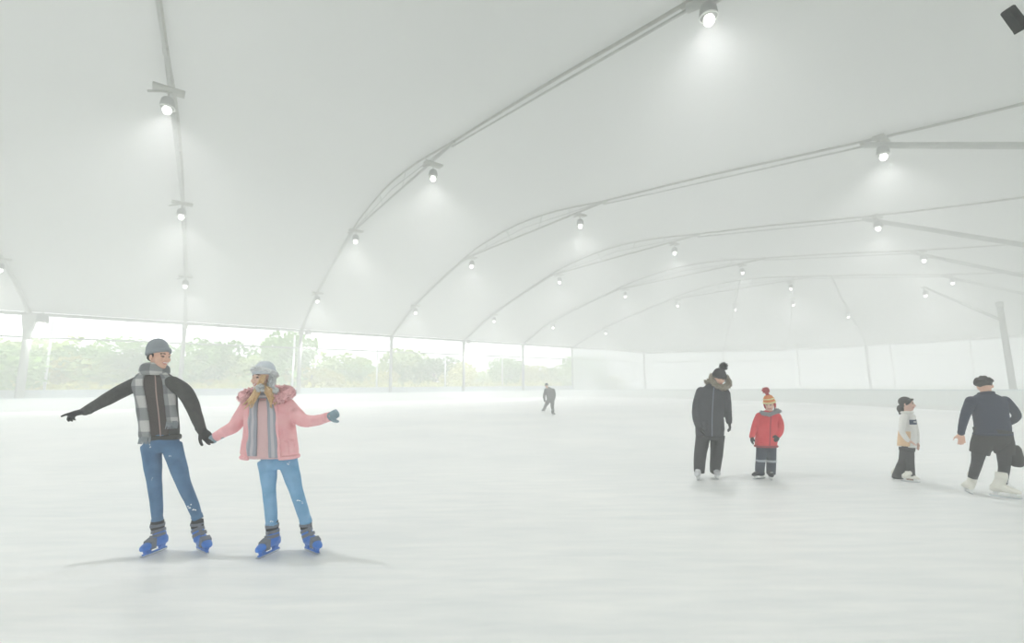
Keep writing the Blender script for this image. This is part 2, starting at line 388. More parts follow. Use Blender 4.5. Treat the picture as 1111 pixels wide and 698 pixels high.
# rink barrier
BL = [foot(i, 0) - OUT * 1.3 for i in (-2, -1, 0, 1, 2, 3, 4, 5, 5.6)]
BL = [V((p.x, p.y, 0)) for p in BL] + [on_ground(px, py) for px, py in ((640, 431.2), (690, 431.6), (740, 432.8), (820, 435.2), (895, 438.5), (985, 443), (1050, 446), (1150, 448))] + [V((28, 17, 0)), V((34, 8, 0))]
BL = [V((a, b, 0)) for a, b in catmull([(p.x, p.y) for p in BL], 4)]
def ribbon(z0, z1, th, name, mt, parent):
    g = Geo(); R = []
    for k, p in enumerate(BL):
        t = (BL[min(k + 1, len(BL) - 1)] - BL[max(k - 1, 0)]).normalized(); nn = V((-t.y, t.x, 0)) * th / 2
        R.append([V((p.x, p.y, z0)) - nn, V((p.x, p.y, z0)) + nn, V((p.x, p.y, z1)) + nn, V((p.x, p.y, z1)) - nn])
    g.rings(R); return g.build(name, mt, parent, shade=False)
rb = tag(empty('rink_barrier', BL[30]), 'low pale dasher board barrier running round the edge of the ice', 'barrier')
ribbon(0, .22, .14, 'kick_plate', M['kick'], rb); ribbon(.22, 1.0, .10, 'panel', M['board'], rb); ribbon(1.0, 1.07, .16, 'cap_rail', M['board_cap'], rb)

# ------------------------------------------------------------------ posts, arches
ORD = ['the arch at the far left edge', 'the upright arch above the man', 'the bold dark arch beside the woman', 'the second bowed arch', 'the third bowed arch', 'the fourth bowed arch', 'the faint fifth bowed arch']
for i in range(0, 7):
    p = foot(i, 0); r = .30 if i == 0 else .20
    t = tag(empty('tent_post', p), {0: 'thick grey post with flared top at the far left of the open side', 1: 'pale grey post right behind the man', 2: 'grey post just right of the woman in pink', 3: 'grey tent post first to the right of the pink jacket woman\'s mitten', 4: 'hazy grey post midway along the open side, left of the far skater', 5: 'hazy post nearest on the left of the distant skater', 6: 'faint post just right of the distant skater'}[i], 'post', 'main posts along the open side')
    g = Geo(); g.tube([p, p + UP * (EH - .1)], [r, r * .85], 14); g.build('shaft', M['metal'], t)
    g = Geo(); g.box(p + UP * .03, (r * 3.4, r * 3.4, .06)); g.build('base_plate', M['metal'], t, shade=False)
    g = Geo(); g.lathe([(r * .9, EH - 2.2), (r * 1.1, EH - 1.4), (r * 1.7, EH - .3), (r * 1.5, EH)] if i == 0 else [(r, EH - .5), (r * 1.3, EH - .4), (r * 1.3, EH - .05), (r, EH)], V((p.x, p.y, 0)), n=14); g.build('head_collar', M['metal'], t)
for k, (px, i) in enumerate(((51, 0), (318, 2), (409, 3), (483, 4), (545, 5))):
    a = foot(0, 0) + OUT * 3; rr = ray(px, 400); kk = (a - V((0, 0, 0))).dot(OUT) / V((rr.x, rr.y, 0)).dot(OUT); p = V((rr.x * kk, rr.y * kk, 0))
    t = tag(empty('screen_post', p), ['thin pale post close beside the thick left post', 'thin pale post close left of the post beside the woman\'s hat', 'thin pale post outside, above the woman\'s outstretched arm', 'thin pale post outside, just left of the mid hall post', 'thin faint post outside, third left of the distant skater'][k], 'post', 'thin outer posts of the open side')
    g = Geo(); g.tube([p, p + UP * (EH - .2)], .11, 10); g.build('shaft', M['white_metal'], t)
    g = Geo(); g.box(p + UP * .03 - UP * .08, (.4, .4, .06)); g.build('base_plate', M['white_metal'], t, shade=False)

for i in range(0, 7):
    n = NODE[i]; t = tag(empty('roof_arch', foot(i)), {0: 'short visible end of a pale roof arch at the left edge', 1: 'roof arch rising straight up above the man to the top edge', 2: 'long dark roof arch climbing from beside the woman to the bright top lamp', 3: 'second bowed roof arch, spanning the whole roof to the right edge', 4: 'third bowed roof arch back, hazier and flatter than the second', 5: 'fourth bowed roof arch back, thin and hazy', 6: 'faintest and farthest bowed roof arch'}[i], 'roof arch', 'roof arches of the tent')
    dk = M['metal_dark']; pl = M['metal']
    dn = lambda p, z: V((p.x, p.y, p.z - z))
    top = [dn(p, .02) for p in TOP[i]]
    jA = 6; jB = 18; jC = 24                               # knot indices times three
    a1 = Geo(); a1.tube([dn(p, .12) for p in TOP[i][:jA + 1]], .15, 10); a1.build('rafter', pl, t)
    c = Geo(); c.tube(top[jA:], .075 if i > 1 else .1, 8); c.build('top_chord', dk, t)
    A, B, C = (apt(i, *n[k]) for k in 'ABC')
    c = Geo(); c.tube([dn(A, .1), dn(B, .1)], .09, 8); c.build('lower_chord', pl if i < 3 else dk, t)
    for q in (.2, .4, .6, .8):
        lo = dn(A.lerp(B, q), .1); up = min(top[jA:jB + 1], key=lambda p: (V((p.x - lo.x, p.y - lo.y))).length)
        c = Geo(); c.tube([lo, up], .035, 6); c.build('web', pl, t)
    c = Geo(); c.tube([dn(A, .1), dn(A.lerp(B, .5), -.55), dn(B, .05)], .04, 6); c.build('cable', pl, t)
    c = Geo(); c.tube([dn(B, .30), dn(C, .30)], .06, 8); c.build('tie_rod', pl, t)
    if i >= 2:
        L = n['L']; s2 = n['C'][0] + (L[0] - n['C'][0]) * 1.6; h2 = n['C'][1] + (L[1] - n['C'][1]) * 1.6
        c = Geo(); c.tube([dn(C, .25), apt(i, s2, h2)], .17, 10); c.build('brace', pl, t)
    for k in 'AB' + ('C' if i > 1 else ''):
        q = apt(i, *n[k]); dd = adir(i)
        c = Geo(); c.box(dn(q, .1), (.42, .2, .22), (dd, V((-dd.y, dd.x, 0)), UP)); c.build('node_plate', dk, t, shade=False)

# end posts and hip rafters of the closed end
for px, w, r, mt, nm, lab in ((700, 0, .2, 'metal', 'end_post', 'very faint post left of the woman in the dark coat'), (786, 0, .2, 'metal', 'end_post', 'faint end post just above and behind the dark coat woman\'s hat'),
                          (867, 0, .14, 'white_metal', 'end_post', 'thin white end post right of the red jacket child'), (943, 0, .22, 'metal', 'end_post', 'hazy grey end post left of the girl'), (969, 0, .14, 'white_metal', 'end_post', 'thin white end post above the girl\'s bun'), (1055, 0, .14, 'white_metal', 'end_post', 'thin white end post left of the man in navy')):
    p = epath(ew_at(px), 0); t = tag(empty(nm, p), lab, 'post', 'posts of the closed end')
    g = Geo(); g.tube([p, p + UP * (EH - .05)], r, 10); g.build('shaft', M[mt], t)
    g = Geo(); g.box(p + UP * .03, (.6, .6, .06)); g.build('base_plate', M[mt], t, shade=False)
HIPS = []
for w0, px, lab in ((.36, 786, 'very faint rafter sloping down to the post behind the dark coat woman\'s hat'), (.47, 856, 'faint short rafter sloping down right of the dark coat woman'), (.53, 943, 'faint curved rafter sloping down toward the girl')):
    w1 = ew_at(px); t = tag(empty('hip_rafter', epath(w1)), lab, 'rafter', 'rafters of the closed end'); pts = [hip(w0 + (w1 - w0) * v, v) - UP * .1 for v in [x / 8 for x in range(9)]]
    g = Geo(); g.tube(pts, .13, 8); g.build('beam', M['metal'], t); HIPS.append(pts)
    g = Geo(); g.tube([p - UP * .35 for p in pts[1:-1]], .05, 6); g.build('cable', M['metal'], t)
mp = at_depth(1092.5, 380, 40); mp.z = 0; mt_ = at_depth(1087, 328, 40).z
t = tag(empty('mast_post', mp), 'tall grey leaning-looking mast post behind the man in navy', 'post')
g = Geo(); g.tube([mp, V((mp.x, mp.y, mt_))], [.24, .20], 14); g.build('shaft', M['metal'], t)
g = Geo(); g.lathe([(.2, mt_ - .4), (.26, mt_ - .35), (.26, mt_), (.1, mt_ + .05)], V((mp.x, mp.y, 0)), n=14); g.build('cap', M['metal'], t)
g = Geo(); g.box(mp + UP * .04, (1, 1, .08)); g.build('base_plate', M['metal'], t, shade=False)
g = Geo(); pa = at_depth(1003, 312, 56); g.tube([pa, V((mp.x, mp.y, mt_ - 1.6))], .12, 10)
g.build('strut', M['metal'], t)

# ------------------------------------------------------------------ floodlights
FIX = []
def lamp_proto(name):
    t = empty(name, (0, 0, 0))
    g = Geo(); g.tube([V((0, 0, .25)), V((0, 0, -.42))], .035, 8); g.box((0, 0, -.02), (.22, .1, .08)); g.build('hanger', M['metal_dark'], t)
    g = Geo(); g.lathe([(.02, -.33), (.19, -.36), (.25, -.44), (.285, -.62), (.30, -.80), (.28, -.82)], (0, 0, 0), n=20); g.build('housing', M['housing'], t)
    g = Geo(); g.lathe([(.285, -.76), (.30, -.80), (.305, -.86), (.285, -.86), (.275, -.80), (.27, -.76)], (0, 0, 0), n=20); g.build('reflector_ring', M['reflector'], t)
    g = Geo(); g.lathe([(.02, -.76), (.13, -.80), (.175, -.90), (.17, -1.0), (.12, -1.09), (.06, -1.13), (.01, -1.14)], (0, 0, 0), n=20); g.build('glowing_bulb', M['glass_glow'], t)
    return t
LAMPW = 1.0
LD = bpy.data.lights.new('lamp_beam', 'SPOT'); LD.energy = 1080; LD.spot_size = math.radians(135); LD.spot_blend = .8; LD.shadow_soft_size = .3; LD.color = (.985, .985, .975)
proto = lamp_proto('floodlight')
def add_lamp(p, lab, scale=1.0, first=[1]):
    if first: o = proto; first.clear()
    else: o = copy_tree(proto)
    o.location = p; o.scale = (scale,) * 3; tag(o, lab, 'lamp', 'floodlights under the tent roof')
    l = bpy.data.objects.new('beam', LD); COL.objects.link(l); l.parent = o; l.location = (0, 0, -1.22)
    return o
NTH = {'P': 'at the eave foot of', '1': 'first up from the eave on', 'A': 'second up from the eave on', 'B': 'third up from the eave on', 'C': 'on the far side of'}
for i in range(0, 7):
    for k in 'P1ABC':
        if (k not in SEEN.get(i, {}) and k != 'P') : continue
        if k == 'P' and i in (1, 3, 5, 6): continue
        if k == 'P': p = foot(i) + U * .75 + UP * .55
        else:
            s, h = NODE[i][k]; q = {'1': 0, 'A': 1.2, 'B': -2.4, 'C': .7}[k]
            s += q; p = apt(i, s, h - (.25 if k != 'B' else .55))
        lab = ('dim twin-glass floodlight ' if k == 'P' else 'glowing floodlight ') + NTH[k] + ' ' + ORD[i]
        o = add_lamp(p, lab, (1.5 if i == 0 else 1.15) if k == 'P' else 1.0 if k != '1' else .9)
        if k == 'P':
            g = Geo(); g.tube([p - U * .75 - UP * .3, p - UP * .0], .05, 8); g.box(p + UP * .05, (1.2, .5, .12), (U, OUT, UP)); g.build('bracket', M['metal_dark'], o, loc=p)
for h, v, lab in ((0, .28, 'tiny hazy floodlight on the rafter behind the dark coat woman'), (1, .25, 'tiny hazy floodlight on the short rafter right of the dark coat woman'), (2, .45, 'small hazy floodlight halfway down the curved rafter toward the girl')):
    q = HIPS[h]; t = v * 8; add_lamp(q[int(t)].lerp(q[int(t) + 1], t - int(t)) - UP * .2, lab)
add_lamp(pa - UP * .1, 'hazy floodlight on the upper end of the strut to the mast post')

for i, k, s, lab in ((-1, 'B', 0, 'added unseen floodlight up under the roof behind the camera to the left'), (-1, 'C', 0, 'added unseen floodlight under the roof straight behind the camera'), (0, 'B', 0, 'added unseen floodlight overhead beyond the left edge of view'), (0, 'C', 0, 'added unseen floodlight overhead behind the camera'), (1, 'C', 0, 'added unseen floodlight above the near ice, over the top edge'), (2, 'C', 17, 'added unseen floodlight beyond the right edge of view')):  # unseen lamps outside the view, added to brighten the near ice
    n_ = NODE[i][k]; add_lamp(apt(i, n_[0] + s, n_[1] - .3 - s * .12), lab)
# black spotlight clamped high on a pole that stands just out of view at the right
sp_ = at_depth(1101, 21, 2.3); pole = V((sp_.x + .62, sp_.y, 0)); t = tag(empty('spotlight', pole), 'black spotlight head poking in at the top right corner', 'spotlight')
K = .46; ax = cdir(.60, -.80, 0).normalized(); ay = cdir(.80, .60, 0).normalized(); az = cdir(0, 0, 1)
g = Geo(); g.rings([[sp_ + (ax * x + ay * (y * w) + az * (z * w)) * K for y, z in ((-.045, -.05), (.045, -.05), (.045, .05), (-.045, .05))] for x, w in ((-.155, .8), (-.14, 1), (.09, 1.05), (.12, 1.0))])
g.build('lamp_head', M['black'], t, shade=False)
g = Geo(); g.rings([[sp_ + (ax * x + ay * (.035 + y * w) + az * (z * w)) * K for y, z in ((-.07, -.06), (.07, -.06), (.07, .06), (-.07, .06))] for x, w in ((.07, .8), (.10, 1), (.155, 1.05))]); g.build('barn_door', M['black'], t, shade=False)
g = Geo(); e1 = V((pole.x, pole.y, sp_.z - .02)); g.tube([sp_ + ay * .01, sp_ + V((.06, 0, .0)), e1], .011, 8); g.tube([sp_ + ax * .035, sp_ + V((.07, 0, -.03)), e1 - UP * .06], .009, 8); g.build('bracket_arm', M['black'], t)
g = Geo(); g.tube([pole, V((pole.x, pole.y, sp_.z + .25))], .03, 12); g.build('pole', M['black'], t)
g = Geo(); g.lathe([(.34, 0), (.34, .03), (.08, .06), (.06, .10)], pole, n=20); g.build('base_plate', M['black'], t)

# ------------------------------------------------------------------ outside
TREEPOS = ['at the far left edge', 'behind the thick left post', 'right of the thick left post', 'above the man\'s pointing hand', 'above the man\'s outstretched forearm', 'above the man\'s outstretched elbow', 'left of the man\'s grey beanie', 'just right of the man\'s face', 'right of the post behind the man', 'midway between man and woman', 'just left of the woman\'s hat', 'behind the woman\'s hat', 'at the post right of the woman', 'above the woman\'s pink elbow', 'above the woman\'s mitten', 'left of the third post', 'behind the third post', 'right of the third post', 'midway between third and fourth posts', 'left of the fourth post', 'right of the fourth post', 'left of the fifth post', 'right of the fifth post', 'left of the distant skater', 'behind the distant skater', 'right of the distant skater']
def crown_geo(R, H, n, seed):
    rd = random.Random(seed); g = Geo(); lobes = [(V((rd.gauss(0, .4) * R, rd.gauss(0, .4) * R, H * (.22 + .7 * rd.random()))), R * (.42 + .38 * rd.random())) for _ in range(12)]
    for _ in range(n):
        c, r = rd.choice(lobes); d = V((rd.gauss(0, 1), rd.gauss(0, 1), rd.gauss(0, .85))).normalized(); p = c + d * r * (.75 + .3 * rd.random())
        a = V((rd.gauss(0, 1), rd.gauss(0, 1), rd.gauss(0, 1))).normalized(); b = a.orthogonal().normalized(); s = .22 + .2 * rd.random()
        g.add([p - a * s, p + b * s * .6, p + a * s, p - b * s * .6], [(0, 1, 2, 3)])
    return g
def trunk_geo(H):
    g = Geo(); g.tube([V((0, 0, -.1)), V((.05, 0, H * .4)), V((0, .05, H * .8))], [.28, .2, .09], 8)
    for q in (0, 2.1, 4.2): g.tube([V((.03, 0, H * .38)), V((math.cos(q) * 1.1, math.sin(q) * 1.1, H * .7))], [.12, .05], 6)
    return g
KT = []
for kd, (R, H) in enumerate(((3.0, 8.5), (3.6, 7.0), (2.4, 6.0))):
    t = empty('tree', (0, 0, 0)); crown_geo(R, H, 2600, kd).build('crown', M['leaf'][kd], t, shade=False); trunk_geo(H).build('trunk', M['bark'], t); KT.append(t)
used = set(); NT = 26
for k in range(NT):
    px = -6 + k * 26.5; di = 6.5 + (k * 37 % 13); a = foot(0, 0) + OUT * di; rr = ray(px, 400); kk = a.dot(OUT) / V((rr.x, rr.y, 0)).dot(OUT)
    p = V((rr.x * kk, rr.y * kk, -.05)); kd = (0, 1, 2)[(k * 2) % 3]
    o = KT[kd] if kd not in used else copy_tree(KT[kd]); used.add(kd)
    o.location = p; o.rotation_euler = (0, 0, k * 1.3); o.scale = (1.15, 1.15, .62 + .42 * ((k * 7) % 5) / 5)
    ln = ('tall dark green', 'broad green', 'low yellow green')[kd] + ' tree outside ' + TREEPOS[k]; tag(o, ln, 'tree', 'trees outside the open side')
g = Geo(); a0, a1 = foot(-2, 0) + OUT * 2.2, foot(6.3, 0) + OUT * 2.2
g.rings([[p - OUT * .15, p + OUT * .15, p + OUT * .15 + UP * 1.75, p - OUT * .15 + UP * 1.75] for p in (a0, a1)])
tag(g.build('wall_outside', mat('blue_grey_wall', (.46, .53, .57), .9, var=((.52, .58, .60), .4)), loc=a0.lerp(a1, .5), shade=False), kind='structure')
# clipped hedge and a low building outside
g = Geo(); a0 = foot(-1.5, 0) + OUT * 5; a1 = foot(6.2, 0) + OUT * 5; rd = random.Random(3)
for _ in range(5200):
    t = rd.random(); p = a0.lerp(a1, t) + OUT * rd.uniform(-.7, .7); p.z = rd.uniform(-.05, 2.6) * (1 - .2 * rd.random())
    a = V((rd.gauss(0, 1), rd.gauss(0, 1), rd.gauss(0, 1))).normalized(); b = a.orthogonal().normalized(); s = .2 + .16 * rd.random()
    g.add([p - a * s, p + b * s * .6, p + a * s, p - b * s * .6], [(0, 1, 2, 3)])
o = g.build('hedge', M['leaf'][2], loc=a0.lerp(a1, .5), shade=False); tag(o, 'long low green hedge outside behind the open side', 'hedge')

# ------------------------------------------------------------------ people
def frame(f, u):                     # right, forward, up of a head or hand
    f = V(f).normalized(); u = V(u); u = (u - f * u.dot(f)).normalized(); return (f.cross(u), f, u)
def fpt(C, fr, p, s=1): return C + (fr[0] * p[0] + fr[1] * p[1] + fr[2] * p[2]) * s

def add_head(g, C, fr, s, ears=True):
    E = lambda c, r: g.ell(fpt(C, fr, c, s), [x * s for x in r], fr)
    E((0, -.012, .030), (.074, .092, .086)); E((0, .024, -.020), (.061, .066, .085)); E((0, .030, -.066), (.046, .050, .042)); E((0, .064, -.094), (.021, .019, .017))
    g.tube([fpt(C, fr, p, s) for p in ((0, .086, .016), (0, .099, -.008), (0, .108, -.028))], [.008 * s, .011 * s, .014 * s], 10, dome=True)
    for x in (-1, 1):
        E((x * .012, .096, -.032), (.010, .012, .009)); E((x * .038, .060, -.026), (.023, .022, .022)); E((x * .031, .074, .004), (.014, .013, .010)); E((x * .028, .079, .022), (.022, .011, .007))
        if ears: E((x * .077, -.006, -.010), (.010, .021, .031))
    E((0, .085, -.054), (.022, .010, .006)); E((0, .083, -.064), (.020, .010, .006)); E((0, .080, .03), (.034, .010, .02))
def face_fn(C, fr, s, smile=False):
    def fn(p):
        d = (p - C) / s; x, y, z = abs(d.dot(fr[0])), d.dot(fr[1]), d.dot(fr[2])
        if y < .06 or z > .06 or z < -.1: return 0
        if smile and x < .020 and abs(z + .057 - 6 * x * x) < .0032 and y > .078: return 4
        if x < .026 and abs(z + .059 - (6 * x * x if smile else 0)) < .010 and y > .076: return 1
        if (x - .031) ** 2 / .012 ** 2 + (z - .004) ** 2 / .0065 ** 2 < 1: return 2
        if .014 < x < .045 and abs(z - .030 + 3 * (x - .028) ** 2 * 4) < .004: return 3
        return 0
    return fn

def add_hand(g, W, d, pn, side, s=1.0, curl=(.25, .3, .35, .45), thumb=.5, grow=0.0, spread=.10):
    """hand from wrist W along d; pn = the way the palm looks; side +1 if the thumb lies toward d x pn"""
    d = V(d).normalized(); pn = V(pn); pn = (pn - d * pn.dot(d)).normalized(); t = d.cross(pn) * side; k = s
    L = .092 * k
    R = []
    for q, w, h in ((-.012, .024, .019), (.0, .027, .019), (.03, .036, .017), (.065, .041, .015), (.088, .040, .013), (.098, .034, .009)):
        c = W + d * (q * k); R.append([c + t * ((w * k + grow) * math.cos(a)) + pn * ((h * k + grow) * math.sin(a)) for a in [2 * PI * j / 14 for j in range(14)]])
    g.rings(R)
    lens = (.072, .080, .074, .058)
    for f in range(4):
        off = (.029 - .0195 * f) * k; b = W + d * (L * (.93 if f in (1, 2) else .89)) + t * off
        dd = (d + t * (spread * (1.5 - f))).normalized(); c = curl[f]; p = [b - dd * (.02 * k)]; a = 0; q = b; p.append(q)
        for seg, fr_ in ((.45, .8), (.31, 1.0), (.24, .9)):
            a += c * fr_; q = q + (dd * math.cos(a) + pn * math.sin(a)) * (lens[f] * seg * k); p.append(q)
        r = (.0088 if f < 3 else .0075) * k + grow; g.tube(p, [r * 1.05, r * 1.05, r, r * .93, r * .8], 8, dome=True)
    b = W + d * (.022 * k) + t * (.026 * k); td = (d * .62 + t * .72 + pn * .30 * thumb).normalized(); t2 = (d * .9 + t * .28 + pn * .5 * thumb).normalized()
    q1 = b + td * (.036 * k); q2 = q1 + (td + t2).normalized() * (.032 * k); q3 = q2 + t2 * (.026 * k); r = .0105 * k + grow
    g.tube([b - td * (.012 * k), b, q1, q2, q3], [r * 1.4, r * 1.4, r * 1.15, r, r * .85], 8, dome=True)

SLIM = (1.0, 0.0)
def stand(px1, py1, px2, py2):
    """ground points of both skates, base between them; sets the build of the figure"""
    global SLIM, D
    a, b = on_ground(px1, py1), on_ground(px2, py2); D = (a.y + b.y) / 2; t = abs(a.x + b.x) / (a.y + b.y); SLIM = (1 / math.sqrt(1 + t * t), t)
    return a, b, V(((a.x + b.x) / 2, D, 0))
def slim(r): return [x * SLIM[0] ** .85 for x in r]
J = lambda px, py, dy=0: at_depth(px, py, D + dy)
class Torso:
    """rings (centre, half width, half depth) from bottom to top, facing F"""
    def __init__(s, rows, F, ex=2.4):
        kx, tn = SLIM; rr = []
        for c, a, b in rows:
            b2 = b * (.92 if kx > .85 else .80); rr.append((*c, math.sqrt(max(a * a - (b2 * tn) ** 2, (.80 * a) ** 2)), b2))
        s.rows = catmull(rr, 4); s.F = V(F).normalized(); s.A = V((-s.F.y, s.F.x, 0)).normalized(); s.ex = ex
    def pt(s, th, t, off=0):
        q = t * (len(s.rows) - 1); j = min(int(q), len(s.rows) - 2); r0, r1 = s.rows[j], s.rows[j + 1]; u = q - j
        r = [x * (1 - u) + y * u for x, y in zip(r0, r1)]; c = V(r[:3]); ct, sn = math.cos(th), math.sin(th); e = 2 / s.ex
        return c + s.A * ((r[3] + off) * math.copysign(abs(ct) ** e, ct)) + V((s.F.x, s.F.y, 0)).normalized() * ((r[4] + off) * math.copysign(abs(sn) ** e, sn))
    def add(s, g, n=28, shrink=0.0, t0=0, t1=1, m_=20):
        R = [[s.pt(2 * PI * k / n, t0 + (t1 - t0) * q / m_, -shrink) for k in range(n)] for q in range(m_ + 1)]
        c0 = sum(R[0], V()) / n; c1 = sum(R[-1], V()) / n
        R = [[c0.lerp(p, .6) for p in R[0]]] + R + [[c1.lerp(p, .6) + UP * .008 for p in R[-1]]]
        g.rings(R)
    def patch(s, g, th0, th1, t0, t1, off=.012, thick=.02, nc=8, nr=16, wob=0.0, taper=None):
        rows = []
        for r in range(nr + 1):
            t = t1 + (t0 - t1) * r / nr; row = []
            for c in range(nc + 1):
                a, b = th0, th1
                if taper: a, b = taper(r / nr)
                th = a + (b - a) * c / nc; row.append(s.pt(th, t, off + wob * math.sin(r * .9 + c * .7)))
            rows.append(row)
        nrm = lambda r, c: (s.pt(th0 + (th1 - th0) * c / nc, .5, .1) - s.pt(th0 + (th1 - th0) * c / nc, .5, 0)).normalized()
        w = (s.pt(th0, .5) - s.pt(th1, .5)).length; h = (rows[0][0] - rows[-1][0]).length
        g.sheet(rows, thick, nrm, lambda r, c: (w * c / nc, h * r / nr))

def shoe_frame(d): d = V((d[0], d[1], 0)).normalized(); return (V((d.y, -d.x, 0)), d, UP)
def add_skate(par, G, d, ank, s, m_shell, m_liner, m_strap, m_hold, tall=.25, style='rental', tilt=0.0):
    """ice skate: blade runs through ground point G along d; ank = ankle centre of the leg"""
    fr = shoe_frame(d); P = lambda x, y, z: fpt(G, fr, (x, y, z), s)
    lean = ank - fpt(G, fr, (0, -.05, tall), s); lean = V((lean.x, lean.y, 0))
    def Q(x, y, z): return P(x, y, z) + lean * max(0, min(1, (z - .10) / (tall - .10)))
    g = Geo(); R = []
    for y, w, zt in ((-.135, .018, .125), (-.128, .034, .15), (-.10, .043, .17), (-.04, .045, .175), (.02, .045, .168), (.07, .049, .140), (.11, .047, .125), (.14, .036, .112), (.155, .016, .098)):
        zb = .068; R.append([P(w * math.copysign(abs(math.cos(a)) ** .75, math.cos(a)), y, (zb + zt) / 2 + (zt - zb) / 2 * math.copysign(abs(math.sin(a)) ** .7, math.sin(a))) for a in [2 * PI * k / 14 for k in range(14)]])
    g.rings(R)
    top = .24 if style == 'rental' else tall + .01
    g.tube([Q(0, -.062, .11), Q(0, -.066, .17), Q(0, -.06, .21), Q(0, -.055, top)], [.058 * s, .056 * s, .052 * s, .054 * s], 14, flat=1.1, A=fr[0])
    sh = g.build('skate_boot', m_shell, par, remesh=.007 * max(s, .9), smooth=3)
    g = Geo(); g.tube([Q(0, -.055, top - .015), Q(0, -.052, top + .03), Q(0, -.050, top + .065)], [.056 * s, .058 * s, .053 * s], 14, flat=1.08, A=fr[0]); g.build('liner_cuff', m_liner, sh)
    if style == 'rental':
        for z, yy, rr in ((.205, -.060, .060), (.165, -.045, .064), (.262, -.055, .061)):
            g = Geo(); g.tube([Q(0, yy, z - .013), Q(0, yy, z + .013)], [rr * s] * 2, 14, flat=1.12, A=fr[0]); g.box(Q(.0, yy + .070, z), (.03 * s, .012 * s, .03 * s), fr); g.build('buckle_strap', m_strap, sh, shade=False)
        g = Geo(); g.rings([[P(x * .050, y, z) for x, z in ((-1, .07), (1, .07), (.9, zz), (-.9, zz))] for y, zz in ((.03, .165), (.06, .152), (.085, .142))]); g.build('toe_strap', m_strap, sh, shade=False)
    else:
        g = Geo()
        for j in range(7):
            t = j / 6; y = .075 - .10 * t; z = .145 + (top - .05 - .145) * t; g.tube([Q(-.022, y + .012 * (1 - t) + .03 * t, z), Q(.022, y + .012 * (1 - t) + .03 * t, z)], .004 * s, 6)
        g.build('lace', M['white_metal'], sh)
    g = Geo()
    for y0, y1 in ((-.11, -.06), (.05, .11)):
        g.rings([[P(x, y, .03 if (z == 0) else .075) for x, z in ((-.012, 0), (.012, 0), (.026, 1), (-.026, 1))] for y in (y0, y1)])
    g.rings([[P(x, y, z) for x, z in ((-.009, .022), (.009, .022), (.009, .036), (-.009, .036))] for y in (-.14, .13)])
    g.build('blade_holder', m_hold, sh, shade=False)
    g = Geo(); R = []
    for y, z in ((-.155, .012), (-.14, .002), (0, 0), (.12, .002), (.155, .016), (.162, .026)): R.append([P(-.0025, y, z), P(.0025, y, z), P(.0025, y, .028), P(-.0025, y, .028)])
    g.rings(R); g.build('blade', M['steel'], sh, shade=False)
    return sh

def ring_band(pts, r, par, name, mt, n=14, flat=1.0, A=None):
    k = SLIM[0] ** .85; r = [x * k for x in r] if isinstance(r, list) else r * k
    g = Geo(); g.tube(pts, r, n, flat=flat, A=A); return g.build(name, mt, par)
def body(label, base, headC, hfr, hs, neck, torso, arms, legs, hands, vox, skin='skin', group=None):
    """one continuous skin: head, neck, trunk, limbs and hands"""
    g = Geo(); add_head(g, headC, hfr, hs)
    g.limb([neck - UP * .03, neck.lerp(headC, .4), headC - hfr[2] * (.03 * hs) - hfr[1] * (.02 * hs)], [.060 * hs, .052 * hs, .055 * hs], 12)
    torso.add(g, shrink=.022)
    for a, r in arms: g.limb(a, [x - .014 for x in slim(r)], 10)
    for l, r in legs: g.limb(l, [x - .012 for x in slim(r)], 10)
    for h in hands: add_hand(g, *h[0], **h[1])
    o = g.build('person', None, loc=base, remesh=vox, smooth=2, mats=[M[skin], M['lip'], M['eye'], M['brow'], M['snow']], matfn=face_fn(headC, hfr, hs, vox < .007))
    return tag(o, label, 'person', group)
def garment(par, name, mt, torso=None, limbs=(), t0=0, t1=1, vox=.009, smooth=4, extra=None, fold=0):
    g = Geo()
    if torso: torso.add(g, t0=t0, t1=t1)
    for l, r in limbs: g.limb(l, slim(r), 16, dome=torso is not None)
    if extra: extra(g)
    return g.build(name, mt, par, remesh=vox, smooth=smooth)

def pants(legs, crotch, hips):       # two legs and a seat
    def ex(g):
        g.ell(crotch + UP * hips[3], (hips[0], hips[1], hips[2])); 
    return ex
def tuft_ball(g, c, r, n, seed, spike=.35):
    rd = random.Random(seed); g.ell(c, (r * .8,) * 3, n=12, m_=8)
    for _ in range(n):
        d = V((rd.gauss(0, 1), rd.gauss(0, 1), rd.gauss(0, 1))).normalized(); a = d.orthogonal().normalized() * r * .16; b = d.cross(a)
        p = c + d * r * .72; g.add([p + a, p - a * .5 + b * .8, p - a * .5 - b * .8, c + d * r * (1 + spike * rd.random())], [(0, 1, 3), (1, 2, 3), (2, 0, 3), (0, 2, 1)])
def fur_ring(g, pts, r, n, seed, sp=1.0):
    rd = random.Random(seed); g.tube(pts, r * .8, 10)
    for _ in range(n):
        q = rd.random() * (len(pts) - 1.001); j = int(q); c = pts[j].lerp(pts[j + 1], q - j); d = V((rd.gauss(0, 1), rd.gauss(0, 1), rd.gauss(0, 1))).normalized(); a = d.orthogonal().normalized() * r * .28; b = d.cross(a)
        p = c + d * r * .7; g.add([p + a, p - a * .5 + b * .8, p - a * .5 - b * .8, c + d * r * (.95 + (.15 + .35 * rd.random()) * sp)], [(0, 1, 3), (1, 2, 3), (2, 0, 3), (0, 2, 1)])
def loop(c, fr, rx, ry, n=20, a0=0, a1=2 * PI, rise=None):
    return [c + fr[0] * (rx * math.cos(a0 + (a1 - a0) * k / n)) + fr[1] * (ry * math.sin(a0 + (a1 - a0) * k / n)) + fr[2] * (rise(a0 + (a1 - a0) * k / n) if rise else 0) for k in range(n + 1)]
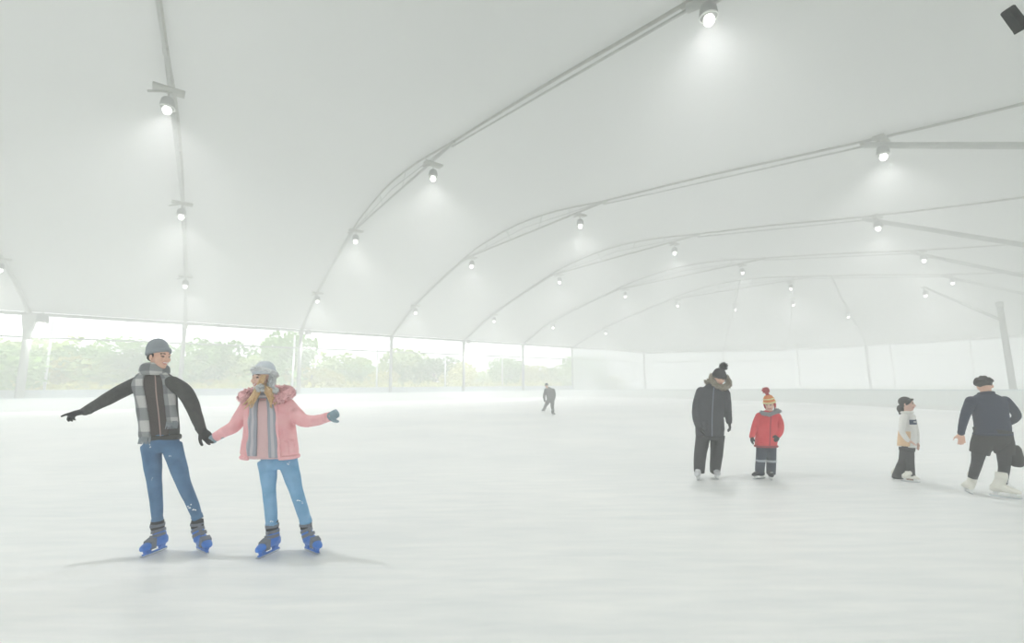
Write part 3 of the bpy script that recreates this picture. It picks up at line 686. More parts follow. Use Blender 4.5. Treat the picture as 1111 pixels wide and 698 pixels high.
def cap_shell(C, fr, s, grow=.010, low=-.005, tilt=.0, sy=1.0, top=.13):
    """a knitted cap over the skull, lathe in the head's frame"""
    g = Geo(); prof = []
    for k in range(13):
        a = PI / 2 * k / 12; prof.append(((.080 + grow) * s * math.cos(a) ** .8, (low + (top - low) * math.sin(a) ** .95) * s))
    prof = [((.080 + grow) * s * .9, low * s - .0)] + prof
    g.lathe(prof, C - fr[1] * .012 * s, fr, 24, 1, 1.14 * sy); return g
def band_shell(C, fr, s, grow, z0, z1):
    g = Geo(); r = (.080 + grow) * s; g.lathe([(r * .95, z0 * s), (r * 1.03, z0 * s + .004), (r * 1.05, (z0 + z1) / 2 * s), (r * 1.02, z1 * s - .003), (r * .92, z1 * s)], C - fr[1] * .012 * s, fr, 24, 1, 1.14); return g
CAMF = V((0, -1, 0))

# ---- the man with the beanie ------------------------------------------------
GL, GR, base = stand(167, 601.5, 219.5, 599.5)
C = J(173.3, 387.3, -.02); hf = frame((.95, -.28, -.06), (-.02, 0, 1)); hs = .98
neck = J(167.5, 405, .03)
T = Torso([(J(175, 476, .01), .150, .105), (J(174.5, 466, .01), .160, .113), (J(173, 447, 0), .160, .118), (J(170.5, 428, .0), .172, .122), (J(169, 414, .01), .176, .112), (J(168.5, 407, .02), .135, .090), (J(168, 402.5, .03), .070, .068)], (.22, -1, 0))
ShL, ShR = J(153, 415, .02), J(185.5, 416, .0)
WL, WR = J(92, 446.5, -.12), J(219, 467.5, -.06)
aL = ([ShL, J(135, 423, -.02), J(119, 431.8, -.06), J(104, 440, -.10), WL], [.082, .076, .070, .056, .046])
aR = ([ShR, J(199, 424, .0), J(207.5, 437.5, -.0), J(213, 452, -.02), WR], [.082, .078, .072, .060, .046])
AL, AR = at_depth(170.8, 566.5, GL.y + .05), at_depth(214.4, 562.5, GR.y + .05)
lL = ([J(164, 483, .02), J(165.5, 503, -.01), J(167.6, 524.5, -.03), J(169.8, 546, .0), AL], [.098, .084, .066, .058, .047])
lR = ([J(186, 483, .03), J(193, 505, .03), J(200, 527, .03), J(208.5, 546, .06), AR], [.098, .084, .066, .058, .047])
hL = ((WL, J(69, 452, -.16) - WL, (.0, -.35, -1), 1), dict(s=.98, curl=(.12, .75, .85, .9), thumb=.8))
hR = ((WR, J(232, 482, -.09) - WR, (.30, .75, -.55), -1), dict(s=1.02, curl=(.55, .6, .65, .7), thumb=.7))
man = body('smiling man in a grey beanie and checked grey scarf, one arm stretched out', base, C, hf, hs, neck, T, [aL, aR], [lL, lR], [hL, hR], .0065)
tr = garment(man, 'jeans', M['jeans'], None, [lL, lR], extra=lambda g: (g.limb([J(175, 489, .03), J(175, 480, .02), J(175, 470, .02)], [.115, .148, .135], 20, flat=.75, A=(1, 0, 0))), vox=.008)
jk = garment(man, 'jacket', M['jacket_dark'], T, [aL, aR], vox=.008)
g = Geo(); T.patch(g, .95, 1.88, .06, .86, .006, .012, 12, 20); cg = g.build('pullover', M['cardigan'], jk)
g = Geo(); T.patch(g, 1.36, 1.41, .06, .84, .012, .010, 2, 20); g.build('zip', M['zip'], jk)
g = Geo(); R_ = [T.pt(2 * PI * k / 30, .035, .004) for k in range(31)]; g.tube(R_, .015, 8, flat=1.6); g.build('hem_band', M['jacket_dark'], jk)
for a, nm in ((aL, 'cuff'), (aR, 'cuff')): ring_band([a[0][-1] + (a[0][-2] - a[0][-1]).normalized() * .035, a[0][-1] - (a[0][-2] - a[0][-1]).normalized() * .008], .045, jk, nm, M['jacket_dark'])
for h in (hL, hR):
    g = Geo(); a = V(h[0][1]).normalized(); add_hand(g, *h[0], **dict(h[1], grow=.0025)); g.tube([h[0][0] - a * .05, h[0][0] - a * .02, h[0][0] + a * .015], [.036, .037, .033], 12); g.build('glove', M['black_glove'], man, remesh=.0045, smooth=2)
SCARF = check_mat('checked_scarf', (.56, .56, .55), (.30, .31, .32), (.19, .20, .21), 6.5, 9.0)
lp = loop(J(168, 402.5, .015), frame((.22, -1, .18), (0, 0, 1)), .084, .092, 22)
sf = Geo(); rows = []
for k, p in enumerate(lp):
    o_ = (p - lp[0].lerp(lp[11], .5)); o_ = V((o_.x, o_.y, 0)).normalized(); row = []
    for c in range(9):
        a = -PI * .5 + PI * c / 8; row.append(p + o_ * (.034 * math.cos(a)) + UP * (.058 * math.sin(a)))
    rows.append(row)
sf.sheet(rows, .012, lambda r, c: (rows[r][c] - lp[r]).normalized(), lambda r, c: (.018 * c, .026 * r)); scf = sf.build('scarf', SCARF, man)
g = Geo(); T.patch(g, 1.80, 2.60, .06, .94, .022, .018, 8, 24, .004, taper=lambda q: (1.76 + .10 * (1 - q), 2.72 - .25 * (1 - q))); g.build('scarf_end', SCARF, scf)
g = Geo(); T.patch(g, .25, 1.0, .24, .94, .022, .018, 8, 24, .004, taper=lambda q: (.30 + .25 * (1 - q), 1.02 + .1 * (1 - q))); g.build('scarf_end', SCARF, scf)
for th0, th1, t in ((1.76, 2.72, .06), (.30, 1.02, .24)):
    g = Geo()
    for k in range(13):
        p = T.pt(th0 + (th1 - th0) * k / 12, t, .016); g.tube([p + UP * .01, p - UP * .025 + V((.003 * math.sin(k * 2), 0, 0)), p - UP * .058 + V((.008 * math.sin(k * 3), -.004, 0))], [.006, .006, .003], 6)
    g.build('fringe', M['grey_knit'], scf)
hb = frame(hf[1] + hf[2] * .26, hf[2] - hf[1] * .26); g = cap_shell(C - hf[1] * .010, hb, hs, .010, .040, top=.178, sy=1.0); g2 = g.build('beanie', M['grey_knit'], man)
g = band_shell(C, hb, hs, .013, .026, .070); g.build('folded_brim', M['grey_knit'], g2)
g = Geo()
for x in (-1, 1): g.ell(fpt(C, hf, (x * .072, -.012, .010), hs), (.010, .030, .030), hf)
g.ell(fpt(C, hf, (0, -.075, -.01), hs), (.062, .030, .040), hf); g.build('hair', M['hair_dark'], man)
add_skate(man, GL, (-.12, -1, 0), AL, .88, M['skate_blue'], M['skate_liner'], M['strap'], M['skate_blue'], .25)
add_skate(man, GR, (.80, -.60, 0), AR, .86, M['skate_blue'], M['skate_liner'], M['strap'], M['skate_blue'], .25)
for l in (lL, lR):
    e = l[0][-1]; dd = (l[0][-2] - e).normalized(); ring_band([e - dd * .012, e + dd * .03], [.052, .054], tr, 'turn_up', M['jeans'], 16)
def snow_bits(par, pts):
    g = Geo(); rd = random.Random(len(pts))
    for p, r in pts:
        for _ in range(4): g.ell(p + V((rd.gauss(0, r), -r * .3, rd.gauss(0, r))), (r * .6, r * .4, r * .5), n=7, m_=5)
    tag(g.build('snow_patch', M['snow'], par), 'white snow clinging to the cloth')
snow_bits(tr, [(J(206, 548, -.02), .011), (J(211, 553, .01), .010), (J(163, 485, -.09), .008), (J(184, 495, -.06), .006), (J(165.5, 520, -.095), .004)])

# ---- the woman in pink ------------------------------------------------------
GL, GR, base = stand(291, 602.8, 338.5, 600)
C = J(285.5, 411.5, -.03); hf = frame((-.46, -.88, .08), (-.06, .1, 1)); hs = .96
neck = J(288.5, 428, .0)
TW = Torso([(J(300, 500, .02), .140, .100), (J(298, 482, .01), .132, .098), (J(294, 462, 0), .132, .10), (J(291, 446, .0), .145, .098), (J(290, 436, .01), .145, .085), (J(289, 430.5, .01), .10, .07), (J(288.5, 427, .01), .052, .052)], (-.12, -1, 0))
TJ = Torso([(J(293, 496, .0), .262 * .96, .150), (J(293, 490, .0), .262, .158), (J(293, 475, 0), .245, .155), (J(292.5, 458, .0), .232, .148), (J(291.5, 444, .01), .225, .135), (J(290.5, 435, .01), .185, .11), (J(290, 429.5, .02), .09, .075)], (-.12, -1, 0))
ShL, ShR = J(270, 440, .02), J(311, 440, .02)
WL, WR = J(234.5, 474, .0), J(357, 452.5, -.12)
aL = ([ShL, J(261, 453, .02), J(254, 463, .0), J(243, 469, .0), WL], [.078, .070, .062, .052, .042])
aR = ([ShR, J(321, 450, .0), J(329.5, 456.5, -.04), J(343, 456.5, -.08), WR], [.078, .070, .062, .052, .042])
AL, AR = at_depth(294.9, 571, GL.y + .05), at_depth(332, 566.5, GR.y + .05)
lL = ([J(290, 500, .02), J(291.3, 516, -.01), J(292, 533, -.03), J(293.8, 553, .0), AL], [.090, .076, .060, .057, .050])
lR = ([J(312, 500, .03), J(317, 517, .02), J(321.8, 534, .01), J(327.5, 552, .04), AR], [.090, .076, .060, .057, .050])
hL = ((WL, J(219, 480, .0) - WL, (-.35, .6, .45), 1), dict(s=.80, curl=(.35, .4, .45, .5), thumb=.6))
hR = ((WR, J(373, 445.5, -.17) - WR, (.2, -1, .1), 1), dict(s=.90, curl=(.5, .5, .55, .6), thumb=.5, spread=.02))
wom = body('laughing woman in a pink hooded jacket and fluffy pale trapper hat', base, C, hf, hs, neck, TW, [aL, aR], [lL, lR], [hL, hR], .0065, 'skin_pale')
tr = garment(wom, 'jeans', M['jeans_pale'], None, [lL, lR], extra=lambda g: g.limb([J(301, 507, .03), J(301, 498, .02), J(300, 487, .02)], [.115, .142, .125], 20, flat=.75, A=(1, 0, 0)), vox=.008)
jk = garment(wom, 'jacket', M['pink'], TJ, [aL, aR], vox=.009)
g = Geo(); TJ.patch(g, .95, 1.98, -.0, .86, .004, .012, 10, 20); pv = g.build('pullover', M['pink_knit'], wom)
for a in (aL, aR): ring_band([a[0][-1] + (a[0][-2] - a[0][-1]).normalized() * .04, a[0][-1] - (a[0][-2] - a[0][-1]).normalized() * .006], [.047, .046], jk, 'cuff', M['pink'])
g = Geo(); R_ = [TJ.pt(2.0 + (2 * PI - 1.07) * k / 30, .03, .002) for k in range(31)]; g.tube(R_, .018, 8); g.build('hem_band', M['pink'], jk)
for th in (2.0, .93):
    g = Geo(); g.tube([TJ.pt(th + .12 * (1 - k / 14) * (1 if th > 1.5 else -1) * -1 * 0, .02 + .80 * k / 14, .006) for k in range(15)], .015, 8); g.build('front_edge', M['pink'], jk)
for th in (.30, 2.60):
    g = Geo(); TJ.patch(g, th - .2, th + .2, .14, .32, .004, .012, 6, 6); g.build('pocket', M['pink'], jk)
g = Geo(); hc = J(289.5, 431, .02); hp = [TJ.pt(2.05 + (2 * PI - 1.15) * k / 24, .80 + .10 * math.sin(PI * k / 24), .035) + UP * (.025 + .05 * math.sin(PI * k / 24)) for k in range(25)]
fur_ring(g, hp, .052, 900, 5, .5); g.build('fleece_hood', M['pink_fur'], jk)
WSC = check_mat('striped_grey_scarf', (.36, .37, .43), (.55, .52, .56), (.24, .25, .29), .01, 22.0)
lp = loop(J(287.5, 429.5, .0), frame((-.12, -1, .2), (0, 0, 1)), .075, .082, 20); sf = Geo(); rows = []
for k, p in enumerate(lp):
    o_ = p - lp[0].lerp(lp[10], .5); o_ = V((o_.x, o_.y, 0)).normalized(); rows.append([p + o_ * (.026 * math.cos(-PI * .5 + PI * c / 6)) + UP * (.038 * math.sin(-PI * .5 + PI * c / 6)) for c in range(7)])
sf.sheet(rows, .01, lambda r, c: (rows[r][c] - lp[r]).normalized(), lambda r, c: (.018 * c, .026 * r)); scf = sf.build('scarf', WSC, wom)
for a, b, t0 in ((1.62, 1.96, .12), (.98, 1.30, .06)):
    g = Geo(); TJ.patch(g, a, b, t0, .92, .016, .014, 6, 22, .004); g.build('scarf_end', WSC, scf)
g = cap_shell(C, hf, hs, .014, .035, top=.172, sy=1.0); ht = g.build('trapper_hat', M['hat_grey'], wom)
g = Geo(); fur_ring(g, loop(fpt(C, hf, (0, -.012, .060)), hf, .084, .098, 22, rise=lambda a: .022 * math.sin(a)), .026, 700, 9, .6); g.build('fur_brim', M['fur_white'], ht)
for x in (-1, 1):
    g = Geo(); fur_ring(g, [fpt(C, hf, p) for p in ((x * .082, -.03, .05), (x * .094, -.025, -.01), (x * .094, -.018, -.06), (x * .086, -.012, -.10))], .036, 420, 11 + x, .6); g.build('ear_flap', M['fur_white'], ht)
    g = Geo(); b_ = fpt(C, hf, (x * .085, .0, -.13)); e_ = J(282, 421.2, -.165) if x == -1 else J(299, 424, -.13)
    g.tube([b_, b_.lerp(e_, .5) - UP * .01, e_], .005, 6)
    if x == -1: tuft_ball(g, e_, .036, 160, 3)
    else: tuft_ball(g, e_, .028, 120, 4)
    g.build('tie_pompom', M['white_pom'], ht)
g = Geo(); rd = random.Random(2)
g.ell(fpt(C, hf, (0, -.05, -.03)), (.080, .055, .10), hf)
for x, top_, mid, bot in ((-1, (-.062, .045, .02), J(277.5, 426, -.13), J(272, 439, -.15)), (1, (.066, .03, .01), J(293.5, 427, -.12), J(295.5, 439, -.16))):
    for k in range(13):
        o1 = V((rd.gauss(0, .014), rd.gauss(0, .010), rd.gauss(0, .008))); o2 = V((rd.gauss(0, .024), rd.gauss(0, .010), rd.gauss(0, .022)))
        g.limb([fpt(C, hf, top_) + o1 * .6, mid + o1, bot + o2], [.012, .014, .004], 7, 4)
g.build('hair', M['hair_blond'], wom)
for h, nm, mt_g in ((hL, 'mitten', 'mitten'), (hR, 'mitten', 'mitten')):
    g = Geo(); a = V(h[0][1]).normalized(); add_hand(g, *h[0], **dict(h[1], grow=.0055, spread=.0)); g.tube([h[0][0] - a * .07, h[0][0] - a * .02, h[0][0] + a * .02], [.038, .037, .035], 12); g.build(nm, M[mt_g], wom, remesh=.006, smooth=4)
add_skate(wom, GL, (-.25, -.97, 0), AL, .88, M['skate_blue'], M['skate_liner'], M['strap'], M['skate_blue'], .25)
add_skate(wom, GR, (.78, -.62, 0), AR, .84, M['skate_blue'], M['skate_liner'], M['strap'], M['skate_blue'], .25)
for l in (lL, lR):
    e = l[0][-1]; dd = (l[0][-2] - e).normalized(); ring_band([e - dd * .012, e + dd * .03], [.055, .056], tr, 'turn_up', M['jeans_pale'], 16)
snow_bits(tr, [(J(313, 502, -.11), .007), (J(324, 543, -.06), .009), (J(328, 546, -.05), .006), (J(294, 566, -.07), .008), (J(288, 536, -.08), .004)])

# ---- adult in the dark coat -------------------------------------------------
GL, GR, base = stand(758, 520.5, 777.5, 519.5)
C = J(780.3, 410.5, -.04); hf = frame((-.05, -1, -.30), (.10, -.2, 1)); hs = 1.0
neck = J(775, 420, .02)
T = Torso([(J(770, 473, .0), .215, .16), (J(770, 467, .0), .222, .168), (J(770, 452, 0), .215, .165), (J(771, 438, .0), .212, .155), (J(772.5, 426, .01), .215, .135), (J(773.5, 420.5, .02), .165, .105), (J(774.5, 416.5, .02), .08, .07)], (.12, -1, 0))
aL = ([J(761, 425, .02), J(757.3, 436, .03), J(755.6, 446, .03), J(756, 455, -.02), J(758.5, 463, -.08)], [.085, .078, .072, .066, .060])
aR = ([J(786.5, 427, .02), J(788.3, 437, .02), J(789.3, 446, .0), J(790.3, 452, -.02), J(791, 458, -.04)], [.085, .074, .066, .056, .048])
AL, AR = at_depth(758.6, 513, GL.y + .05), at_depth(775.6, 512.5, GR.y + .05)
lL = ([J(763, 472, .02), J(761.5, 482, .0), J(760, 491, -.02), J(759, 502, .01), AL], [.115, .106, .098, .092, .082])
lR = ([J(778.5, 472, .02), J(778, 482, .0), J(777.5, 492, -.02), J(776.5, 502, .01), AR], [.115, .106, .098, .090, .078])
hL = ((aL[0][-1], (.2, -.4, -1), (1, 0, 0), 1), dict(s=.9)); hR = ((aR[0][-1], (.05, -.1, -1), (-1, .2, 0), -1), dict(s=.95, curl=(.3, .35, .4, .45)))
p = body('adult in a long dark coat with fur hood and pompom hat, looking down', base, C, hf, hs, neck, T, [aL, aR], [lL, lR], [hL, hR], .011, 'skin')
garment(p, 'trousers', M['trouser_black'], None, [lL, lR], extra=lambda g: g.limb([J(770.5, 477, .02), J(770.5, 468, .02)], [.16, .17], 18, flat=.75, A=(1, 0, 0)), vox=.011)
ct = garment(p, 'coat', M['coat'], T, [aL, aR], vox=.011)
g = Geo(); g.tube([T.pt(1.74, .02 + .86 * k / 12, .003) for k in range(13)], .008, 6); g.build('zip', M['strap'], ct)
g = Geo(); T.patch(g, 2.05, 2.55, .16, .30, .004, .014, 5, 5); g.build('pocket', M['coat'], ct)
g = Geo(); T.patch(g, .55, 1.05, .16, .30, .004, .014, 5, 5); g.build('pocket', M['coat'], ct)
g = Geo(); q_ = (hf[0], V((.06, .50, .87)), V((0, -1, .4))); hc = fpt(C, hf, (-.02, .0, -.035))
fur_ring(g, loop(hc, q_, .128, .125, 26, -PI * 1.22, PI * .22), .050, 900, 21, .6)
fur_ring(g, [J(768, 414, .10), J(771, 419, .14), J(776, 421, .14), J(783, 419.5, .10)], .060, 400, 22, .6); g.build('fur_hood', M['fur_tan'], ct)
g = cap_shell(C, hf, hs, .018, .03, top=.155, sy=1.03); ht = g.build('knit_hat', M['hat_black'], p)
g = band_shell(C, hf, hs, .022, .012, .062); g.build('brim', M['hat_black'], ht)
g = Geo(); tuft_ball(g, fpt(C, hf, (-.05, -.03, .185)), .060, 260, 8); g.build('pompom', M['hat_black'], ht)
g = Geo(); g.ell(fpt(C, hf, (0, -.05, -.03)), (.086, .06, .10), hf); g.build('hair', M['hair_dark'], p)
for h in (hR, hL):
    g = Geo(); add_hand(g, *h[0], **dict(h[1], grow=.003)); g.build('glove', M['black_glove'], p, remesh=.007, smooth=2)
add_skate(p, GL, (-.5, -.9, 0), AL, .95, M['pale_boot'], M['pale_boot'], M['strap'], M['white_metal'], .2, 'figure')
add_skate(p, GR, (-.2, -1, 0), AR, .95, M['pale_boot'], M['pale_boot'], M['strap'], M['white_metal'], .2, 'figure')

# ---- child in red -----------------------------------------------------------
GL, GR, base = stand(823.5, 520, 836, 520.5)
C = J(835, 438.8, -.02); hf = frame((-.62, -.78, -.20), (-.10, 0, 1)); hs = .88
neck = J(834, 446.5, .02)
T = Torso([(J(831, 484.5, .0), .160, .125), (J(831, 480, .0), .166, .134), (J(831.5, 470, 0), .160, .135), (J(832, 460, .0), .155, .128), (J(833, 451.5, .01), .150, .11), (J(833.5, 448, .02), .115, .09), (J(834, 445.5, .02), .06, .055)], (-.08, -1, 0))
aL = ([J(824, 451.5, .02), J(820.5, 459, .02), J(818.3, 465.5, .0), J(816.8, 470, -.02), J(815.6, 474, -.03)], [.062, .058, .052, .046, .042])
aR = ([J(843, 451.5, .02), J(846, 458, .02), J(847, 464, .0), J(846.3, 469, -.06), J(843.8, 473, -.11)], [.062, .058, .054, .050, .045])
AL, AR = at_depth(824.3, 514.5, GL.y + .03), at_depth(836.4, 515, GR.y + .03)
lL = ([J(826.3, 484, .02), J(825.8, 492, .0), J(825.3, 499.5, -.01), J(824.5, 507, .01), AL], [.085, .080, .076, .074, .070])
lR = ([J(836.5, 484, .02), J(836.6, 492, .0), J(836.7, 500, -.01), J(836.6, 507, .01), AR], [.085, .080, .076, .074, .070])
hL = ((aL[0][-1], (-.15, -.1, -1), (1, 0, 0), 1), dict(s=.7)); hR = ((aR[0][-1], (-.5, -.5, -.6), (-.2, .6, -.5), -1), dict(s=.7, curl=(.5,) * 4))
p = body('small child in a bright red jacket and knitted orange hat', base, C, hf, hs, neck, T, [aL, aR], [lL, lR], [hL, hR], .011, 'skin_pale')
tr = garment(p, 'trousers', M['navy_pants'], None, [lL, lR], extra=lambda g: g.limb([J(831.5, 488, .02), J(831.5, 480, .02)], [.125, .135], 18, flat=.75, A=(1, 0, 0)), vox=.010)
for l in (lL, lR): ring_band([l[0][2] + UP * .012, l[0][2] - UP * .022], [.079, .078], tr, 'knee_band', M['band'], 14)
jk = garment(p, 'jacket', M['red'], T, [aL, aR], vox=.010)
g = Geo(); g.tube([T.pt(2 * PI * k / 26, .02, .004) for k in range(27)], .016, 8); g.build('hem_band', M['red_dark'], jk)
g = Geo(); g.tube([T.pt(1.57, .03 + .83 * k / 10, .003) for k in range(11)], .006, 6); g.build('zip', M['red_dark'], jk)
for th in (.75, 2.3):
    g = Geo(); T.patch(g, th - .2, th + .2, .16, .30, .004, .012, 5, 5); g.build('pocket', M['red'], jk)
g = Geo(); fur_ring(g, [J(826, 447.5, -.02), J(829.5, 449, -.08), J(834, 450, -.10), J(839, 448.6, -.07), J(843, 447, .0), J(845.5, 446.3, .05), J(841, 445, .12)], .036, 240, 31); g.build('fur_hood', M['grey_fur'], jk)
for h in (hL, hR):
    g = Geo(); add_hand(g, *h[0], **dict(h[1], grow=.006, spread=0)); g.build('glove', M['black_glove'], p, remesh=.007, smooth=2)
g = cap_shell(C, hf, hs, .014, .030, top=.165, sy=1.03); ht = g.build('knit_hat', M['knit_orange'], p)
g = band_shell(C, hf, hs, .020, .02, .052); g.build('hat_band', M['knit_cream'], ht)
g = band_shell(C, hf, hs, .006, .085, .110); g.build('hat_band', M['knit_cream'], ht)
g = Geo(); tuft_ball(g, fpt(C, hf, (.015, -.01, .215)), .05, 200, 12); g.limb([fpt(C, hf, (0, -.01, .13)), fpt(C, hf, (.012, -.01, .20))], [.03, .016], 8); g.build('pompom', M['knit_red'], ht)
for x in (-1, 1):
    g = Geo(); g.limb([fpt(C, hf, (x * .078, 0, .03), hs), fpt(C, hf, (x * .080, .004, -.03), hs), fpt(C, hf, (x * .070, .01, -.08), hs)], [.034, .030, .008], 10, flat=.5, A=hf[1]); g.build('ear_flap', M['knit_red'], ht)
add_skate(p, GL, (-.95, -.3, 0), AL, .76, M['skate_liner'], M['skate_liner'], M['strap'], M['white_metal'], .17, 'figure')
add_skate(p, GR, (-.3, -.95, 0), AR, .78, M['skate_liner'], M['skate_liner'], M['strap'], M['white_metal'], .17, 'figure')

# ---- girl in white ----------------------------------------------------------
GL, GR, base = stand(976, 519.3, 988, 523.3)
C = J(984, 438.5, -.0); hf = frame((.64, -.77, -.04), (0, 0, 1)); hs = .88
neck = J(983, 447, .02)
T = Torso([(J(984, 485.5, .0), .120, .13), (J(984.5, 478, .0), .122, .132), (J(985, 467, 0), .118, .125), (J(985, 457, .0), .115, .115), (J(984.5, 451, .01), .105, .095), (J(984, 448, .01), .080, .075), (J(983.5, 445.5, .01), .045, .045)], (.75, -.66, 0))
aL = ([J(980.5, 452, -.06), J(979, 460, -.10), J(978.5, 468, -.12), J(981.5, 473.5, -.15), J(985, 478, -.17)], [.056, .052, .048, .043, .038])
aR = ([J(989.5, 452, .02), J(992, 460, .02), J(994, 468, .0), J(994.8, 474, -.01), J(995.3, 480, -.02)], [.056, .050, .045, .040, .034])
AL, AR = at_depth(974.3, 518.3, GL.y + .02), at_depth(986.6, 520.2, GR.y + .0)
lL = ([J(981.5, 485, .03), J(980.5, 493, .02), J(979, 500.5, .02), J(976.5, 509, .03), AL], [.076, .068, .060, .074, .096])
lR = ([J(986, 485, -.02), J(987, 493, -.03), J(987.6, 501, -.04), J(987.2, 511, -.02), AR], [.076, .068, .060, .074, .096])
hL = ((aL[0][-1], (.6, -.5, -.5), (0, .5, -1), 1), dict(s=.7)); hR = ((aR[0][-1], (.05, -.05, -1), (-1, .2, 0), -1), dict(s=.74))
p = body('dark haired girl with a bun in a white jacket and flared black trousers', base, C, hf, hs, neck, T, [aL, aR], [lL, lR], [hL, hR], .010, 'skin_pale')
garment(p, 'trousers', M['trouser_black'], None, [lL, lR], extra=lambda g: g.limb([J(984, 489, .0), J(984, 480, .0)], [.10, .108], 18, flat=.9, A=(1, 0, 0)), vox=.009)
jk = garment(p, 'jacket', M['white_jacket'], T, [aL, aR], vox=.009)
g = Geo(); T.patch(g, 1.5, 3.0, .44, .54, .008, .016, 12, 4); g.build('chest_band', M['blue_band'], jk)
g = Geo(); T.patch(g, 1.9, 2.5, .48, .50, .011, .008, 8, 2); g.build('band_stripe', M['white_jacket'], jk)
g = Geo(); T.patch(g, 2.9, 4.7, .05, .32, .012, .016, 14, 6); g.build('waist_panel', M['peach'], jk)
g = Geo(); g.tube([T.pt(2 * PI * k / 22, .86, .012) for k in range(23)], .016, 8); g.build('collar', M['white_jacket'], jk)
g = Geo(); g.ell(fpt(C, hf, (0, -.022, .034), hs), (.084 * hs, .100 * hs, .090 * hs), hf)
g.ell(fpt(C, hf, (0, -.055, -.02), hs), (.070 * hs, .05 * hs, .06 * hs), hf)
for x in (-1, 1): g.limb([fpt(C, hf, (x * .03, .075, .085), hs), fpt(C, hf, (x * .075, .035, .04), hs), fpt(C, hf, (x * .082, .0, -.02), hs)], [.018, .018, .010], 8)
hr = g.build('hair', M['hair_dark'], p, remesh=.008, smooth=2)
g = Geo(); g.ell(J(977.3, 444, .05), (.052, .05, .062)); g.limb([J(977, 446, .05), J(976, 450, .05)], [.03, .008], 8); g.build('hair_bun', M['hair_dark'], hr)
add_skate(p, GL, (.70, -.7, 0), AL, .68, M['white_boot'], M['white_boot'], M['strap'], M['white_metal'], .14, 'figure')
add_skate(p, GR, (.70, -.7, 0), AR, .68, M['white_boot'], M['white_boot'], M['strap'], M['white_metal'], .14, 'figure')

# ---- man in navy seen from behind -------------------------------------------
GL, GR, base = stand(1051, 535.0, 1091, 540.5)
C = J(1068.5, 419.5, -.02 + .12); hf = frame((.55, .84, -.35), (0, .3, 1)); hs = .95
neck = J(1069.5, 427.5, .08)
T = Torso([(J(1077, 472, .0), .225, .150), (J(1077, 464, .0), .228, .155), (J(1075, 452, 0.02), .225, .155), (J(1073, 441, .04), .235, .150), (J(1071.5, 433.5, .06), .225, .125), (J(1070.5, 429.3, .07), .155, .095), (J(1070, 426, .08), .07, .065)], (.05, 1, 0))
aL = ([J(1054, 435, .05), J(1049.3, 445, .05), J(1046, 455, .04), J(1044, 463, .03), J(1042.6, 470.5, .02)], [.085, .072, .064, .056, .047])
aR = ([J(1090, 435, .05), J(1098, 443, .05), J(1103, 450.5, .08), J(1100.5, 455.5, .16), J(1094, 459.5, .24)], [.085, .072, .064, .056, .047])
AL, AR = at_depth(1055.2, 518.5, GL.y), at_depth(1087.8, 523, GR.y)
lL = ([J(1066, 474, .02), J(1062.5, 489, .06), J(1059.8, 503, .08), J(1057, 512, .03), AL], [.120, .098, .076, .070, .060])
lR = ([J(1088, 474, .02), J(1089.3, 492, .05), J(1089.5, 507, .06), J(1088.5, 516, .02), AR], [.120, .098, .076, .070, .060])
hL = ((aL[0][-1], (.0, .05, -1), (.6, .8, 0), -1), dict(s=.98)); hR = ((aR[0][-1], (-1, .5, -.2), (0, .3, -1), 1), dict(s=.98))
p = body('man in a navy sweater and black shorts skating away, seen from behind', base, C, hf, hs, neck, T, [aL, aR], [lL, lR], [hL, hR], .010)
garment(p, 'leggings', M['trouser_black'], None, [lL, lR], extra=lambda g: g.limb([J(1077, 480, .02), J(1077, 470, .02)], [.16, .17], 18, flat=.75, A=(1, 0, 0)), vox=.010)
SHL = [([J(1068, 470, .02), J(1065, 482, .04), J(1062.5, 492.5, .06)], [.135, .142, .130]), ([J(1087, 470, .02), J(1089, 483, .04), J(1090, 493, .05)], [.135, .140, .130])]
garment(p, 'shorts', M['shorts'], None, SHL, extra=lambda g: g.limb([J(1077, 489, .03), J(1077, 477, .02), J(1077, 466, .02)], [.07, .19, .215], 20, flat=.72, A=(1, 0, 0)), vox=.010)
jk = garment(p, 'sweater', M['navy'], T, [aL, aR], vox=.010)
g = Geo(); g.tube([T.pt(2 * PI * k / 26, .03, .002) for k in range(27)], .015, 8); g.build('hem_band', M['navy'], jk)
g = Geo(); g.tube(loop(J(1069.8, 427, .08), frame((0, 1, -.2), (0, .2, 1)), .072, .070, 20), .018, 8); g.build('collar', M['navy'], jk)
for a in (aL, aR): ring_band([a[0][-1] + (a[0][-2] - a[0][-1]).normalized() * .05, a[0][-1]], .050, jk, 'cuff', M['navy'])
g = Geo(); g.ell(fpt(C, hf, (0, -.020, .045), hs), (.088 * hs, .102 * hs, .082 * hs), hf); rd = random.Random(5)
for _ in range(150):
    d = V((rd.gauss(0, 1), rd.gauss(-.2, 1), abs(rd.gauss(.4, .8)))).normalized(); q = fpt(C, hf, (d.x * .082, -.02 + d.y * .095, .045 + d.z * .076), hs); dd = (fr_ := hf)[0] * d.x + hf[1] * d.y + hf[2] * d.z
    g.tube([q, q + dd * .018], [.014, .008], 6, dome=True)
hr = g.build('hair', M['hair_dark'], p, remesh=.007, smooth=1)
g = band_shell(C, hf, hs, .012, .035, .060); g.build('headband', M['hat_black'], p)
for l in (lL, lR):
    e = l[0][-1]; dd = (l[0][-2] - e).normalized(); ring_band([e + dd * .01, e + dd * .03], [.066, .066], p, 'ankle_band', M['band'], 14)
